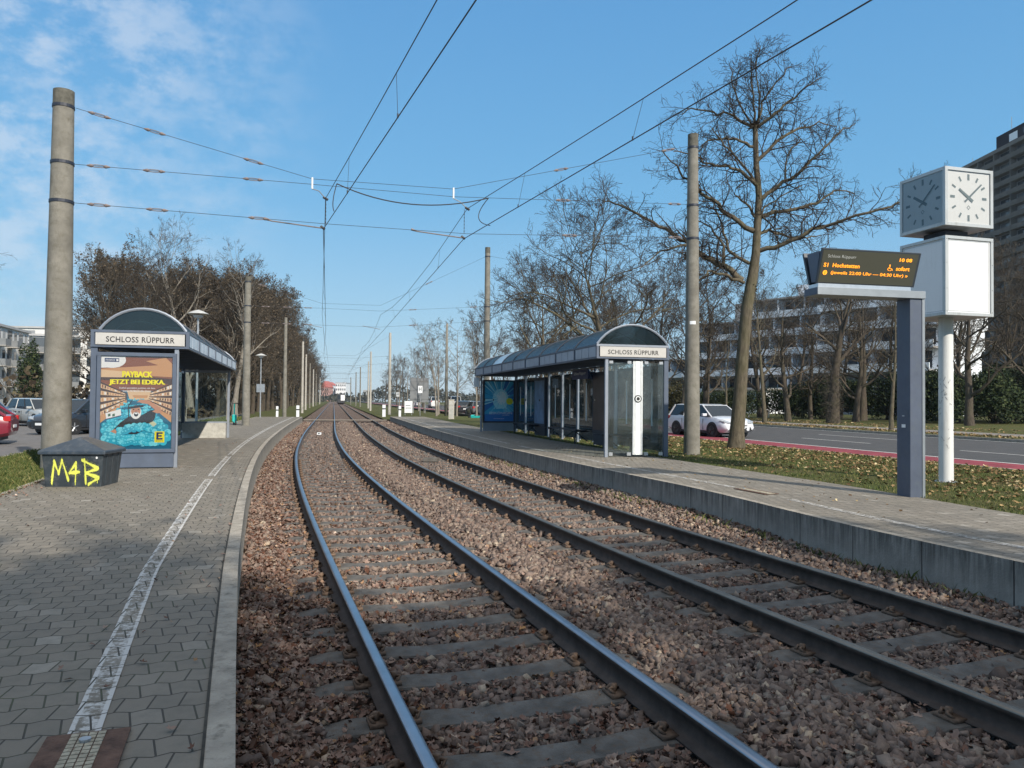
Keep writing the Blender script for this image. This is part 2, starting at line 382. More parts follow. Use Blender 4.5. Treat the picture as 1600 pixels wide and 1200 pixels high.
M['plastic'] = pmat('bin_plastic', (.035, .046, .055), .42, 0, .2, 4, .001, 80, .5, (.10, .11, .12)); M['binlid'] = pmat('bin_lid_plastic', (.04, .055, .075), .3, 0, .2, 4, .001, 60, .5, (.11, .12, .13))
M['spray'] = pmat('spray_yellow', (.72, .75, .12), .5, 0, .2, 10)
M['tyre'] = flat('tyre_rubber', (.018, .018, .02), .8); M['rim'] = pmat('wheel_rim', (.3, .31, .33), .35, .7, .1, 9); M['rimdark'] = flat('wheel_rim_dark', (.03, .03, .032), .4)
M['carglass'] = flat('car_glass', (.02, .028, .036), .05); M['lamp'] = flat('head_lamp', (.34, .37, .4), .08); M['tail'] = flat('tail_lamp', (.45, .02, .02), .2); M['darkplastic'] = flat('dark_plastic', (.02, .02, .022), .6)
def streaky(name, col, rough, amt=.35, metal=0):
    k = NB(name); v = k.obj(); s_ = k.noise(1, 6, .7, k.mapv(v, (16, 16, 1.1))); b = k.noise(3, 5, .6, v)
    f = k.math('MULTIPLY', k.rng(s_, .48, .72), k.rng(b, .35, .65)); c = k.mix(k.math('MULTIPLY', f, amt), col, (.22, .2, .16)); c = k.mix(k.rng(k.noise(40, 5, .7, v), .62, .75, 0, .25), c, (.25, .23, .2))
    k.col(c); k.b.inputs['Roughness'].default_value = rough; k.b.inputs['Metallic'].default_value = metal; return k.mat
M['white'] = streaky('white_paint_weathered', (.78, .79, .80), .4, .12); M['whitepole'] = streaky('white_pole_paint_weathered', (.7, .71, .70), .5, .5); M['clockframe'] = streaky('clock_frame_weathered', (.50, .52, .52), .4, .6, .3)
def carpaint(n, c): 
    k = NB(n); k.b.inputs['Base Color'].default_value = (*c, 1); k.b.inputs['Roughness'].default_value = .28; k.b.inputs['Coat Weight'].default_value = .8; k.b.inputs['Coat Roughness'].default_value = .04
    k.col(k.mix(k.rng(k.noise(4, 4, .6, k.obj()), .4, .8, 0, .15), c, tuple(x*.7+.03 for x in c))); return k.mat
M['bark'] = bark_mat('bark', (.06, .05, .036), (.17, .145, .105), .3); M['bark2'] = bark_mat('bark_dark', (.045, .036, .028), (.12, .098, .078), .2); M['twig'] = bark_mat('twig', (.038, .031, .026), (.085, .07, .056)); M['twig2'] = bark_mat('twig_brown', (.06, .051, .042), (.125, .108, .088))
M['barkpale'] = bark_mat('bark_pale', (.16, .14, .12), (.33, .3, .26), .2)
M['rustleaf'] = attr_mat('withered_leaf', [(0, (.045, .036, .025)), (.5, (.09, .07, .048)), (1, (.15, .115, .08))], .9); M['evergreen'] = attr_mat('evergreen_leaf', [(0, (.012, .022, .010)), (.6, (.03, .05, .018)), (1, (.075, .09, .03))], .7); M['bushleaf'] = attr_mat('shrub_leaf', [(0, (.03, .03, .015)), (.6, (.075, .07, .03)), (1, (.15, .12, .05))], .8)
M['render_w'] = pmat('white_render', (.72, .71, .69), .9, 0, .06, .6); M['render_g'] = pmat('grey_render', (.42, .42, .42), .9, 0, .1, .5); M['window'] = flat('window_glass', (.03, .04, .05), .08); M['render_d'] = pmat('dark_cladding', (.012, .016, .028), .9, 0, .15, .5, 0, 60, .1); M['balc'] = pmat('balcony_grey', (.2, .21, .22), .8, 0, .15, .8); M['slab'] = pmat('concrete_band', (.36, .34, .32), .9, 0, .15, .3); M['greenery'] = pmat('balcony_plants', (.05, .07, .03), .9, 0, .5, 2)
M['redroof'] = pmat('red_roof', (.42, .13, .11), .9, 0, .2, .4); M['teal'] = flat('teal_plastic', (.02, .42, .38), .4)

# ------------------------------------------------------------------ track geometry: x as a function of y
KS = (45., 28., 12.)
C1 = (-0.6833063540670461, -0.23010494788858646, 0.0007073114341701048, 0.0013329726395508862, -0.0006828753011687986)
C2 = (2.4108350902591633, -0.22974316233985315, 0.000815146442811665, 0.0015723416238309779, -0.00013217048390532296)
def cx(c, y):
    y = np.asarray(y, float); return c[0] + c[1]*y + sum(c[2+i]*np.maximum(0, k-y)**2 for i, k in enumerate(KS))
def cd(c, y):
    y = np.asarray(y, float); return c[1] + sum(-2*c[2+i]*np.maximum(0, k-y) for i, k in enumerate(KS))
def off(c, y, o):
    y = np.asarray(y, float); d = cd(c, y); n = np.sqrt(1+d*d)
    return cx(c, y)+o/n, y-o*d/n
def P(c, y, o, z=0.):
    a, b = off(c, y, o); return (float(a), float(b), z)
YG = np.concatenate([np.arange(-14, 40, .4), np.arange(40, 120, 2.), np.arange(120, 700, 20.)])
_yy = np.linspace(-14, 700, 40000); _ds = np.sqrt(1+cd(C1, _yy)**2); _sa1 = np.concatenate([[0], np.cumsum((_ds[1:]+_ds[:-1])/2*np.diff(_yy))]); _ds2 = np.sqrt(1+cd(C2, _yy)**2); _sa2 = np.concatenate([[0], np.cumsum((_ds2[1:]+_ds2[:-1])/2*np.diff(_yy))])
def arc(c, y): return np.interp(y, _yy, _sa1 if c is C1 else _sa2)
def yat(c, s): return np.interp(s, _sa1 if c is C1 else _sa2, _yy)
def redge(y):   # offset of the right platform's edge from track 2
    t = np.clip((np.asarray(y, float)-7)/5.5, 0, 1); return 1.72 + .42*t*t*(3-2*t)

def strip(name, c, o0, o1, y0, y1, z, mat, n=1, z1=None, parent=None, smooth=False):
    ys = YG[(YG > y0) & (YG < y1)]; ys = np.concatenate([[y0], ys, [y1]])
    V = []; UV = []
    s = arc(c, ys)
    for j in range(n+1):
        t = j/n
        a = o0(ys) if callable(o0) else np.full_like(ys, o0); b = o1(ys) if callable(o1) else np.full_like(ys, o1)
        o = a*(1-t)+b*t; x, y = off(c, ys, o); zz = z(ys, o) if callable(z) else np.full_like(ys, z if z1 is None else z*(1-t)+z1*t)
        V.append(np.stack([x, y, zz], 1)); UV.append(np.stack([s, o if z1 is None else zz], 1))
    V = np.concatenate(V); UV = np.concatenate(UV); m = len(ys); F = []
    for j in range(n):
        i = np.arange(m-1); F.append(np.stack([j*m+i, (j+1)*m+i, (j+1)*m+i+1, j*m+i+1], 1))
    F = np.concatenate(F)
    return rawmesh(name, V, F, [mat], uv=UV, parent=parent, smooth=smooth)

# ------------------------------------------------------------------ setting
PZ = .30
st = lambda o, nm=None: tag(o, kind='structure')
mb = MB(); mb.add([(-700, -40, -.36), (500, -40, -.36), (500, 760, -.36), (-700, 760, -.36)], [(0, 1, 2, 3)], M['grassL']); st(mb.build('ground'))
def hb(c, d, y):   # ballast surface height by offset from a track
    z = -.205 - .012*(np.abs(d) < .72)
    if c is C1:
        z = z + .045*np.clip((d-1.05)/.4, 0, 1) + .03*np.clip((-d-1.1)/.4, 0, 1)
    else:
        z = z + .045*np.clip((-d-1.05)/.4, 0, 1) + .11*np.clip((d-1.15)/.8, 0, 1)
    return z
s1 = strip('track_bed', C1, -1.66, 1.62, -8, 62, lambda y, o: hb(C1, o, y), M['ballast'], 12); st(s1)
s1 = strip('track_bed', C2, -1.85, 2.18, -8, 62, lambda y, o: hb(C2, o, y)-.006, M['ballast'], 12); st(s1)
s1 = strip('track_bed', C1, -1.9, 5.3, 62, 600, -.13, M['ballast'], 1); st(s1)
# left platform
kL0, kL1 = -1.65, -1.77
kdy = lambda y: .055*np.clip((7-np.asarray(y, float))/4.5, 0, 1)
pl = empty('platform'); tag(pl, kind='structure')
strip('paving', C1, kL1-3.15, lambda y: kL1+kdy(y), -6, 60, PZ, M['paver'], 6, parent=pl)
strip('kerb', C1, lambda y: kL1+kdy(y), lambda y: kL0+kdy(y), -6, 60, PZ+.004, M['kerb'], 1, parent=pl)
strip('kerb_joint', C1, lambda y: kL1+kdy(y)-.007, lambda y: kL1+kdy(y)+.006, -6, 60, PZ+.006, M['jointdark'], 1, parent=pl)
strip('kerb_wall', C1, lambda y: kL0+kdy(y), lambda y: kL0+kdy(y), -6, 60, -.4, M['wallL'], 1, z1=PZ+.004, parent=pl)
strip('back_kerb', C1, kL1-3.24, kL1-3.15, -6, 60, PZ+.006, M['kerb'], 1, parent=pl)
for a, b in ((-4, 14.0), (14.5, 19.2), (19.6, 40), (40.3, 60)):
    ys = np.concatenate([np.arange(a, b, .3), [b]]); s_ = arc(C1, ys); V = []; U = []
    for w_ in (.0625, -.0625):
        x_, y_ = off(C1, ys, -2.32+3.1*kdy(ys)+w_); V.append(np.stack([x_, y_, np.full_like(x_, PZ+.004)], 1)); U.append(np.stack([s_, np.full_like(s_, -2.32+w_)], 1))
    m_ = len(ys); i_ = np.arange(m_-1); rawmesh('platform_line', np.concatenate(V), np.stack([i_, m_+i_, m_+i_+1, i_+1], 1), [M['lineL']], uv=np.concatenate(U), parent=pl)
mb = MB()
x0, y0 = off(C1, 60, -1.65); x1, y1 = off(C1, 60, -4.9)
mb.add([(x0, y0, PZ), (x1, y1, PZ), (x1-.6, y1+2.6, .18), (x0-.6, y0+2.6, -.1), (x0, y0, -.3), (x1, y1, -.3)], [(0, 1, 2, 3), (0, 1, 5, 4)], M['kerb']); mb.build('end_ramp', pl)
# right platform
pr = empty('platform'); tag(pr, kind='structure')
strip('paving', C2, lambda y: redge(y)+.10, lambda y: redge(y)+2.8, -4, 63, PZ, M['paverR'], 5, parent=pr)
strip('kerb', C2, redge, lambda y: redge(y)+.10, -4, 63, PZ+.004, M['kerb'], 1, parent=pr)
strip('kerb_wall', C2, redge, redge, -4, 63, -.4, M['wallR'], 1, z1=PZ+.004, parent=pr)
k = M['lineR']
def rline(a, b):
    ys = np.arange(a, b+.01, .4); s = arc(C2, ys); V = []; U = []
    for j, w in ((0, -.055), (1, .055)):
        o = redge(ys)+.7+w; x, y = off(C2, ys, o); V.append(np.stack([x, y, np.full_like(x, PZ+.004)], 1)); U.append(np.stack([s, np.full_like(s, .76+w)], 1))
    m = len(ys); i = np.arange(m-1); rawmesh('platform_line', np.concatenate(V), np.stack([i, m+i, m+i+1, i+1], 1), [k], uv=np.concatenate(U), parent=pr)
for a, b in ((-2, 10.7), (11.9, 19.2), (20.4, 23.2), (24.4, 62)): rline(a, b)
# left green strip and street
st(strip('grass_strip', C1, -7.4, kL1-3.24, -6, 60, .262, M['grassL'], 6))
st(strip('verge', C1, -60, -1.9, 62.6, 600, -.02, M['grassL'], 3))
st(strip('verge', C2, 1.9, 10.9, 66, 600, -.015, M['grass'], 3))
st(strip('street', C1, -22, -7.4, -14, 75, .10, M['asphalt2'], 4))
st(strip('street_kerb', C1, -7.5, -7.5, -14, 75, .08, M['kerb'], 1, z1=.266))
st(strip('street_kerb', C1, -7.5, -7.38, -14, 75, .266, M['kerb'], 1))
st(strip('lawn', C1, -90, -22, -14, 75, .16, M['grassL'], 4))


# right verge, road
st(strip('grass_strip', C2, lambda y: redge(y)+2.8, 11.2, -10, 66, .285, M['grass'], 6))
st(strip('road_kerb', C2, 11.1, 11.24, -14, 500, .29, M['kerb'], 1))
st(strip('road_kerb', C2, 11.24, 11.24, -14, 500, .1, M['kerb'], 1, z1=.29))
st(strip('road', C2, 11.2, 25.6, -14, 600, .12, M['asphalt'], 4))
st(strip('gutter_strip', C2, 11.24, 12.85, -14, 300, .124, M['footpath'], 1))
st(strip('bike_lane', C2, 12.9, 14.55, -14, 400, .128, M['redlane'], 1))
for o, w in ((12.86, .06), (14.62, .07)): st(strip('road_marking', C2, o-w, o+w, -14, 400, .132, M['roadpaint'], 1))
for a in range(-10, 300, 9):
    st(strip('road_marking', C2, 18.0, 18.12, a, a+4.5, .132, M['roadpaint'], 1)); 
for a in range(-8, 200, 12): st(strip('road_marking', C2, 21.4, 21.52, a, a+6, .132, M['roadpaint'], 1))
st(strip('road_marking', C2, 25.1, 25.22, -14, 400, .132, M['roadpaint'], 1))
st(strip('road_kerb', C2, 25.5, 25.66, -14, 400, .25, M['kerb'], 1))
st(strip('road_kerb', C2, 25.5, 25.5, -14, 400, .1, M['kerb'], 1, z1=.25))
st(strip('far_verge', C2, 25.66, 95, -14, 400, .235, M['grass'], 6))
st(strip('footpath', C2, 28.2, 30.6, -14, 400, .245, M['footpath'], 1))

# ------------------------------------------------------------------ tracks
def railprofile():
    h = [(-.036, -.012), (-.030, -.001), (-.012, .0), (.012, .0), (.030, -.001), (.036, -.012), (.034, -.036), (.010, -.048), (.009, -.130), (.022, -.145), (.070, -.158), (.070, -.170), (-.070, -.170), (-.070, -.158), (-.022, -.145), (-.009, -.130), (-.010, -.048), (-.034, -.036)]
    return np.array(h)
RP = railprofile()
def rail(c, o, topm, parent):
    ys = np.concatenate([np.arange(-6, 40, .25), np.arange(40, 120, 1.), np.arange(120, 620, 10.)]); n = len(RP)
    V = np.concatenate([np.stack([*off(c, ys, o+p[0]), np.full_like(ys, p[1])], 1)[:, None, :] for p in RP], 1).reshape(-1, 3)
    i = np.arange(len(ys)-1)[:, None]*n; k = np.arange(n)[None, :]; k2 = (k+1) % n
    F = np.stack([i+k, i+k2, i+n+k2, i+n+k], 2).reshape(-1, 4)
    mi = np.tile(np.where((np.arange(n) >= 0) & (np.arange(n) < 5), 0, 1), len(ys)-1)
    return rawmesh('rail', V, F, [topm, M['railside']], mi, parent=parent)
def sleeper_mesh():
    mb = MB(); L = 1.24; w = .145; 
    # top surface dips between the rails; pts along x
    xs = [-L, -1.0, -.5, -.3, .3, .5, 1.0, L]; zt = [-.21, -.168, -.172, -.186, -.186, -.172, -.168, -.21]
    v = []; f = []
    for x, z in zip(xs, zt): v += [(x, -w, -.30), (x, -w*.86, z-.012), (x, -w*.80, z), (x, w*.80, z), (x, w*.86, z-.012), (x, w, -.30)]
    for i in range(len(xs)-1):
        for k in range(5): f.append((i*6+k, i*6+k+1, (i+1)*6+k+1, (i+1)*6+k))
    f += [tuple(range(6)), tuple(range((len(xs)-1)*6, len(xs)*6))[::-1]]
    mb.add(v, f, M['sleeper']); return mb
def clip_mesh(x, s_):
    mb = MB(); x += s_*.10
    mb.box(x-.05, x+.05, -.075, .075, -.172, -.146, M['clip'])
    mb.tube([(x+s_*.02, -.05, -.15), (x+s_*.045, -.02, -.125), (x, .0, -.118), (x-s_*.035, .02, -.135), (x, .055, -.128), (x+s_*.04, .03, -.14)], .012, 6, M['clip'])
    mb.cyl(x+s_*.005, 0, -.15, -.100, .022, 6, M['clip'])
    return mb
slp = None
SLEEP = {}
for c, nm, lab, topm in ((C1, 0, 'left track with bright blue-shining running rails curving past the platform', M['railtop']), (C2, 1, 'right track with duller brown rails beside the higher platform wall', M['railtop2'])):
    t = empty('railway_track', (0, 0, 0), 0, lab, 'railway track', 'the two tram tracks')
    rail(c, -.7535, topm, t); rail(c, .7535, topm, t)
    s0 = arc(c, 2.4)+.2*nm; SLEEP[nm] = s0
    for i in range(100):
        y = float(yat(c, s0+.625*i)); x = float(cx(c, y)); a = math.atan(float(cd(c, y)))
        if slp is None:
            slp = sleeper_mesh().build('sleeper', t); clps = [clip_mesh(a_, b_).build('rail_clip', slp, smooth=True) for a_ in (-.7535, .7535) for b_ in (-1, 1)]; o = slp
        else:
            o = slp.copy(); COL.objects.link(o); o.parent = t
            if i < 36:
                for cp_ in clps: k = cp_.copy(); COL.objects.link(k); k.parent = o
        o.location = (x, y, 0); o.rotation_euler = (0, 0, -a)

# ballast stones and leaves ---------------------------------------------------
ico_v = []; 
def stonebase():
    t = (1+5**.5)/2
    v = np.array([(-1, t, 0), (1, t, 0), (-1, -t, 0), (1, -t, 0), (0, -1, t), (0, 1, t), (0, -1, -t), (0, 1, -t), (t, 0, -1), (t, 0, 1), (-t, 0, -1), (-t, 0, 1)], float)/1.9
    f = np.array([(0, 11, 5), (0, 5, 1), (0, 1, 7), (0, 7, 10), (0, 10, 11), (1, 5, 9), (5, 11, 4), (11, 10, 2), (10, 7, 6), (7, 1, 8), (3, 9, 4), (3, 4, 2), (3, 2, 6), (3, 6, 8), (3, 8, 9), (4, 9, 5), (2, 4, 11), (6, 2, 10), (8, 6, 7), (9, 8, 1)])
    v = np.array([(x, y, z) for z in (-1, 1) for y in (-1, 1) for x in (-1, 1)], float)*.78
    q = [(0,2,3,1),(4,5,7,6),(0,1,5,4),(2,6,7,3),(0,4,6,2),(1,3,7,5)]; f = np.array([t for a, b, c, d in q for t in ((a, b, c), (a, c, d))])
    return v, f
def rotm(n):
    q = NR.normal(size=(n, 4)); q /= np.linalg.norm(q, axis=1)[:, None]; w, x, y, z = q.T
    return np.stack([1-2*(y*y+z*z), 2*(x*y-z*w), 2*(x*z+y*w), 2*(x*y+z*w), 1-2*(x*x+z*z), 2*(y*z-x*w), 2*(x*z-y*w), 2*(y*z+x*w), 1-2*(x*x+y*y)], 1).reshape(n, 3, 3)
def sample_bed(c, k, n, ya, yb, power, d0, d1):
    u = NR.random(n); y = ya*(yb/ya)**(u**power); d = NR.uniform(d0, d1, n); s = arc(c, y)
    ph = ((s-SLEEP[k]+.3125) % .625)-.3125
    inr = (np.abs(ph) < .135) & (np.abs(d) < 1.16) & (y > 2.2)
    return y, d, inr
def stones():
    V0, F0 = stonebase(); VV = []; FF = []; AA = []; b = 0
    for c, k, n, d0, d1 in ((C1, 0, 60000, -1.64, 1.62), (C2, 1, 70000, -1.78, 2.15)):
        y, d, inr = sample_bed(c, k, n, 2.6, 62, 1.0, d0, d1)
        keep = (np.abs(np.abs(d)-.7535) > .085) & (~inr | (NR.random(n) < .015)) ; keep &= ~((y < 3.2) & (d > 1.6))
        y, d = y[keep], d[keep]; n = len(y)
        sz = NR.uniform(.015, .035, n)*(1+.011*y)*np.where(NR.random(n) < .1, 1.25, 1)
        x, yy = off(c, y, d); z = hb(c, d, y)+sz*NR.uniform(-.1, .75, n)
        sc = np.stack([sz*NR.uniform(.8, 1.35, n), sz*NR.uniform(.7, 1.1, n), sz*NR.uniform(.45, .85, n)], 1)
        Vj = V0[None]*(1+NR.uniform(-.45, .3, (n, 8, 1)))+NR.uniform(-.22, .22, (n, 8, 3))
        Vs = Vj*sc[:, None, :]; Vr = np.einsum('nij,nkj->nki', rotm(n), Vs); Vr += np.stack([x, yy, z], 1)[:, None, :]
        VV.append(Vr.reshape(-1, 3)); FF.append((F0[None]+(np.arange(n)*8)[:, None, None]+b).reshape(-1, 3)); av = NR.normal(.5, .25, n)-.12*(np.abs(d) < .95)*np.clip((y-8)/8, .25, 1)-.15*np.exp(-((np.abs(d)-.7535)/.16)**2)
        AA.append(np.repeat(np.clip(av, 0, 1), 12)); b += 8*n
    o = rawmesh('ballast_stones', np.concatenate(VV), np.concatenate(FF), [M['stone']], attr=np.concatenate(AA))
    tag(o, 'brown and grey crushed stone ballast between the rails and sleepers', 'ballast', kind='stuff')
stones()
def leafmesh(name, x, y, z, size, mat, lab, cat, flatn=.6, parent=None, kind='stuff', topfree=False):
    n = len(x)
    # a small lobed leaf: 8 verts fan folded along its midrib
    base = np.array([(0, -1, 0), (.55, -.55, .12), (.42, -.1, .06), (.85, .3, .22), (.3, .45, .08), (0, 1.05, -.05), (-.3, .45, .08), (-.85, .3, .22), (-.42, -.1, .06), (-.55, -.55, .12)], float)
    base = base*.5
    F0 = np.array([(0, 1, 2), (0, 2, 5), (2, 3, 4), (2, 4, 5), (0, 5, 8), (5, 6, 8), (6, 7, 8), (0, 8, 9)])
    B = np.repeat(base[None], n, 0); B[:, :, 2] *= NR.uniform(.2, 2.4, (n, 1)); B = B*np.asarray(size)[:, None, None]
    B[:, :, 2] += (B[:, :, 0]**2+B[:, :, 1]**2)/np.asarray(size)[:, None]*NR.uniform(-.8, 1.2, (n, 1))
    if topfree: Rm = rotm(n)
    else:
        yaw = NR.uniform(0, 2*PI, n); tx = NR.normal(0, flatn, n); ty = NR.normal(0, flatn, n)
        cz, sz = np.cos(yaw), np.sin(yaw); cxx, sxx = np.cos(tx), np.sin(tx); cyy, syy = np.cos(ty), np.sin(ty)
        Z = np.zeros(n); O = np.ones(n)
        Rz = np.stack([cz, -sz, Z, sz, cz, Z, Z, Z, O], 1).reshape(n, 3, 3); Rx = np.stack([O, Z, Z, Z, cxx, -sxx, Z, sxx, cxx], 1).reshape(n, 3, 3); Ry = np.stack([cyy, Z, syy, Z, O, Z, -syy, Z, cyy], 1).reshape(n, 3, 3)
        Rm = Rz @ Rx @ Ry
    V = np.einsum('nij,nkj->nki', Rm, B)+np.stack([x, y, z], 1)[:, None, :]
    F = (F0[None]+(np.arange(n)*10)[:, None, None]).reshape(-1, 3)
    o = rawmesh(name, V.reshape(-1, 3), F, [mat], attr=np.repeat(NR.random(n), 8), parent=parent)
    if lab: tag(o, lab, cat, kind=kind)
    return o
def ballast_leaves():
    X = []; Y = []; Z = []; Sz = []
    for c, k, n, d0, d1, pw in ((C1, 0, 20000, -1.62, -.85, 0), (C1, 0, 14000, -.7, .7, 0), (C1, 0, 2600, .8, 1.6, 0), (C2, 1, 2200, -1.5, -.85, 0), (C2, 1, 8000, -.7, .7, 0), (C2, 1, 9000, .82, 2.13, 0)):
        y, d, inr = sample_bed(c, k, n, 2.6, 62, 1.0, d0, d1)
        keep = (np.abs(np.abs(d)-.7535) > .06) & (~inr | (NR.random(n) < .03)); keep &= ~((y < 3.2) & (d > 1.5))
        if abs(d0) < .75: keep &= NR.random(n) < np.clip(1.25-y/22, .22, 1)
        if c is C2 and d0 > .8: keep &= NR.random(n) < np.clip(.35+(d-1.1)*.8, 0, 1)
        y, d = y[keep], d[keep]; x, yy = off(c, y, d)
        X.append(x); Y.append(yy); Z.append(hb(c, d, y)+NR.uniform(.022, .045, len(y))); Sz.append(NR.uniform(.026, .062, len(y))*(1+.016*y)*np.where(NR.random(len(y)) < .03, 1.6, 1))
    leafmesh('fallen_leaves', *[np.concatenate(a) for a in (X, Y, Z, Sz)], M['leaf'], 'dry brown leaves lying thick on the ballast between the rails', 'fallen leaves', .5)
ballast_leaves()

# grass blades and leaves on the verges
def blades(name, c, d0, d1, ya, yb, n, h, lab, zg, power=1.0, exclude=None, matb=None):
    u = NR.random(n); y = ya+(yb-ya)*u**power; a = d0(y) if callable(d0) else d0; d = a+(d1-a)*NR.random(n)
    # tufts: pull towards noise-ish cells
    x, yy = off(c, y, d); x = x+NR.normal(0, .01, n)
    hh = h*NR.uniform(.35, 1.2, n)*(.6+.6*np.abs(np.sin(x*3.1+np.sin(yy*2.3)*2)*np.cos(yy*2.7))); w = NR.uniform(.0022, .0048, n)*(1+.05*yy)
    an = NR.uniform(0, 2*PI, n); le = NR.uniform(.1, .9, n)*hh; la = NR.uniform(0, 2*PI, n)
    dx, dy = np.cos(an)*w, np.sin(an)*w; lx, ly = np.cos(la)*le, np.sin(la)*le; zb = np.full(n, zg-.01)
    V = np.stack([np.stack([x-dx, yy-dy, zb], 1), np.stack([x+dx, yy+dy, zb], 1), np.stack([x+dx*.7+lx*.35, yy+dy*.7+ly*.35, zb+hh*.6], 1), np.stack([x+lx, yy+ly, zb+hh], 1)], 1)
    F = (np.array([(0, 1, 2), (0, 2, 3)])[None]+(np.arange(n)*4)[:, None, None]).reshape(-1, 3)
    o = rawmesh(name, V.reshape(-1, 3), F, [matb or M['blade']], attr=np.repeat(NR.random(n), 2)); tag(o, lab, 'grass', kind='stuff'); return o
blades('grass', C1, -7.35, kL1-3.25, 6.5, 22, 60000, .085, 'bright green grass beside the grit bin and the left street', .262)
blades('grass', C2, lambda y: redge(y)+2.82, 11.0, 6, 40, 90000, .055, 'short yellowish grass between the right platform and the road', .285, 1.6)
blades('grass', C1, -7.35, kL1-3.3, 22, 60, 22000, .10, 'grass behind the left shelter and the concrete poles', .262)
n = 21000; y = 7+36*NR.random(n)**1.4; d = redge(y)+2.85+NR.random(n)**.55*(11.0-redge(y)-2.85); x, yy = off(C2, y, d)
cl_ = .5+.5*np.sin(x*1.9+1.3*np.sin(yy*1.1))*np.cos(yy*1.6+1.1*np.sin(x*1.4)); kp = NR.random(n) < .22+.70*cl_**1.5; x, yy = x[kp], yy[kp]; n = len(x)
leafmesh('fallen_leaves', x, yy, np.full(n, .312), NR.uniform(.03, .10, n), M['leafyel'], 'pale yellow and brown leaves strewn over the right grass strip', 'fallen leaves', .35)
n = 5000; y = 20+70*NR.random(n); d = np.where(NR.random(n) < .6, NR.uniform(25.7, 28.2, n), NR.uniform(30.6, 36, n)); x, yy = off(C2, y, d)
leafmesh('fallen_leaves', x, yy, np.full(n, .27), NR.uniform(.09, .16, n), M['leafyel'], 'brown leaves along the verge across the road', 'fallen leaves', .35)
n = 150; y = 3.5+22*NR.random(n); d = kL1-3.0*NR.random(n)**2.5; x, yy = off(C1, y, d)
leafmesh('fallen_leaves', x, yy, np.full(n, .312), NR.uniform(.025, .05, n), M['leaf'], 'few small leaves scattered on the left platform paving', 'fallen leaves', .3)
n = 110; y = 8+14*NR.random(n); d = redge(y)+.1+2.6*NR.random(n)**.6; x, yy = off(C2, y, d)
leafmesh('fallen_leaves', x, yy, np.full(n, .312), NR.uniform(.03, .06, n), M['leafyel'], 'few pale leaves scattered on the right platform paving', 'fallen leaves', .3)
blades('weeds', C2, lambda y: redge(y)-.14, 1.70, 6.5, 24, 900, .11, 'thin weeds at the foot of the right platform wall', -.10)
blades('weeds', C1, kL1-3.26, kL1-3.12, 6, 15, 1500, .05, 'small weeds along the back edge of the left platform', .30)
n = 260; y = 8+8*NR.random(n); d = kL1-3.15+.35*NR.random(n)**2; x, yy = off(C1, y, d)
leafmesh('fallen_leaves', x, yy, np.full(n, .315), NR.uniform(.03, .06, n), M['leaf'], 'few dry leaves caught at the foot of the grit bin', 'fallen leaves', .35)
# ------------------------------------------------------------------ writing
def text_geo(s, size=1.0, bold=0., align='CENTER', spacing=1.0):
    cu = bpy.data.curves.new('t', 'FONT'); cu.body = s; cu.size = size; cu.align_x = align; cu.align_y = 'CENTER'; cu.offset = bold; cu.resolution_u = 3; cu.space_character = spacing
    o = bpy.data.objects.new('t', cu); COL.objects.link(o); bpy.context.view_layer.update()
    dg = bpy.context.evaluated_depsgraph_get(); me = bpy.data.meshes.new_from_object(o.evaluated_get(dg))
    V = [(v.co.x, v.co.y) for v in me.vertices]; F = [tuple(p.vertices) for p in me.polygons]
    bpy.data.objects.remove(o, do_unlink=True); bpy.data.meshes.remove(me); bpy.data.curves.remove(cu); return V, F
def fit_text(s, cx_, cz_, w, h, bold=0., spacing=1.0):
    V, F = text_geo(s, 1.0, bold, spacing=spacing); a = np.array(V); mn, mx_ = a.min(0), a.max(0); a = (a-(mn+mx_)/2)/(mx_-mn)*np.array([w, h]); return a+np.array([cx_, cz_]), F
def put_text(mb, s, u, v, w, h, plane, mat, d=0., bold=0., spacing=1.0):
    a, F = fit_text(s, u, v, w, h, bold, spacing); mb.add([plane(p[0], p[1], d) for p in a], F, mat)
def quad(mb, pl, u0, u1, v0, v1, mat, d=0.): mb.add([pl(u0, v0, d), pl(u1, v0, d), pl(u1, v1, d), pl(u0, v1, d)], [(0, 1, 2, 3)], mat)
def ngon(mb, pl, pts, mat, d=0.): mb.add([pl(u, v, d) for u, v in pts], [tuple(range(len(pts)))], mat)
def ell(mb, pl, cu, cv, ru, rv, mat, d=0., n=20, a0=0, a1=2*PI): ngon(mb, pl, [(cu+ru*math.cos(a0+(a1-a0)*i/n), cv+rv*math.sin(a0+(a1-a0)*i/n)) for i in range(n)], mat, d)
def stroke(mb, pl, pts, w, mat, d=0.):
    for (a, b), (c_, e) in zip(pts[:-1], pts[1:]):
        L = math.hypot(c_-a, e-b) or 1; nx, ny = -(e-b)/L*w/2, (c_-a)/L*w/2; ex, ey = (c_-a)/L*w*.3, (e-b)/L*w*.3
        mb.add([pl(a+nx-ex, b+ny-ey, d), pl(a-nx-ex, b-ny-ey, d), pl(c_-nx+ex, e-ny+ey, d), pl(c_+nx+ex, e+ny+ey, d)], [(0, 1, 2, 3)], mat); d += .0004

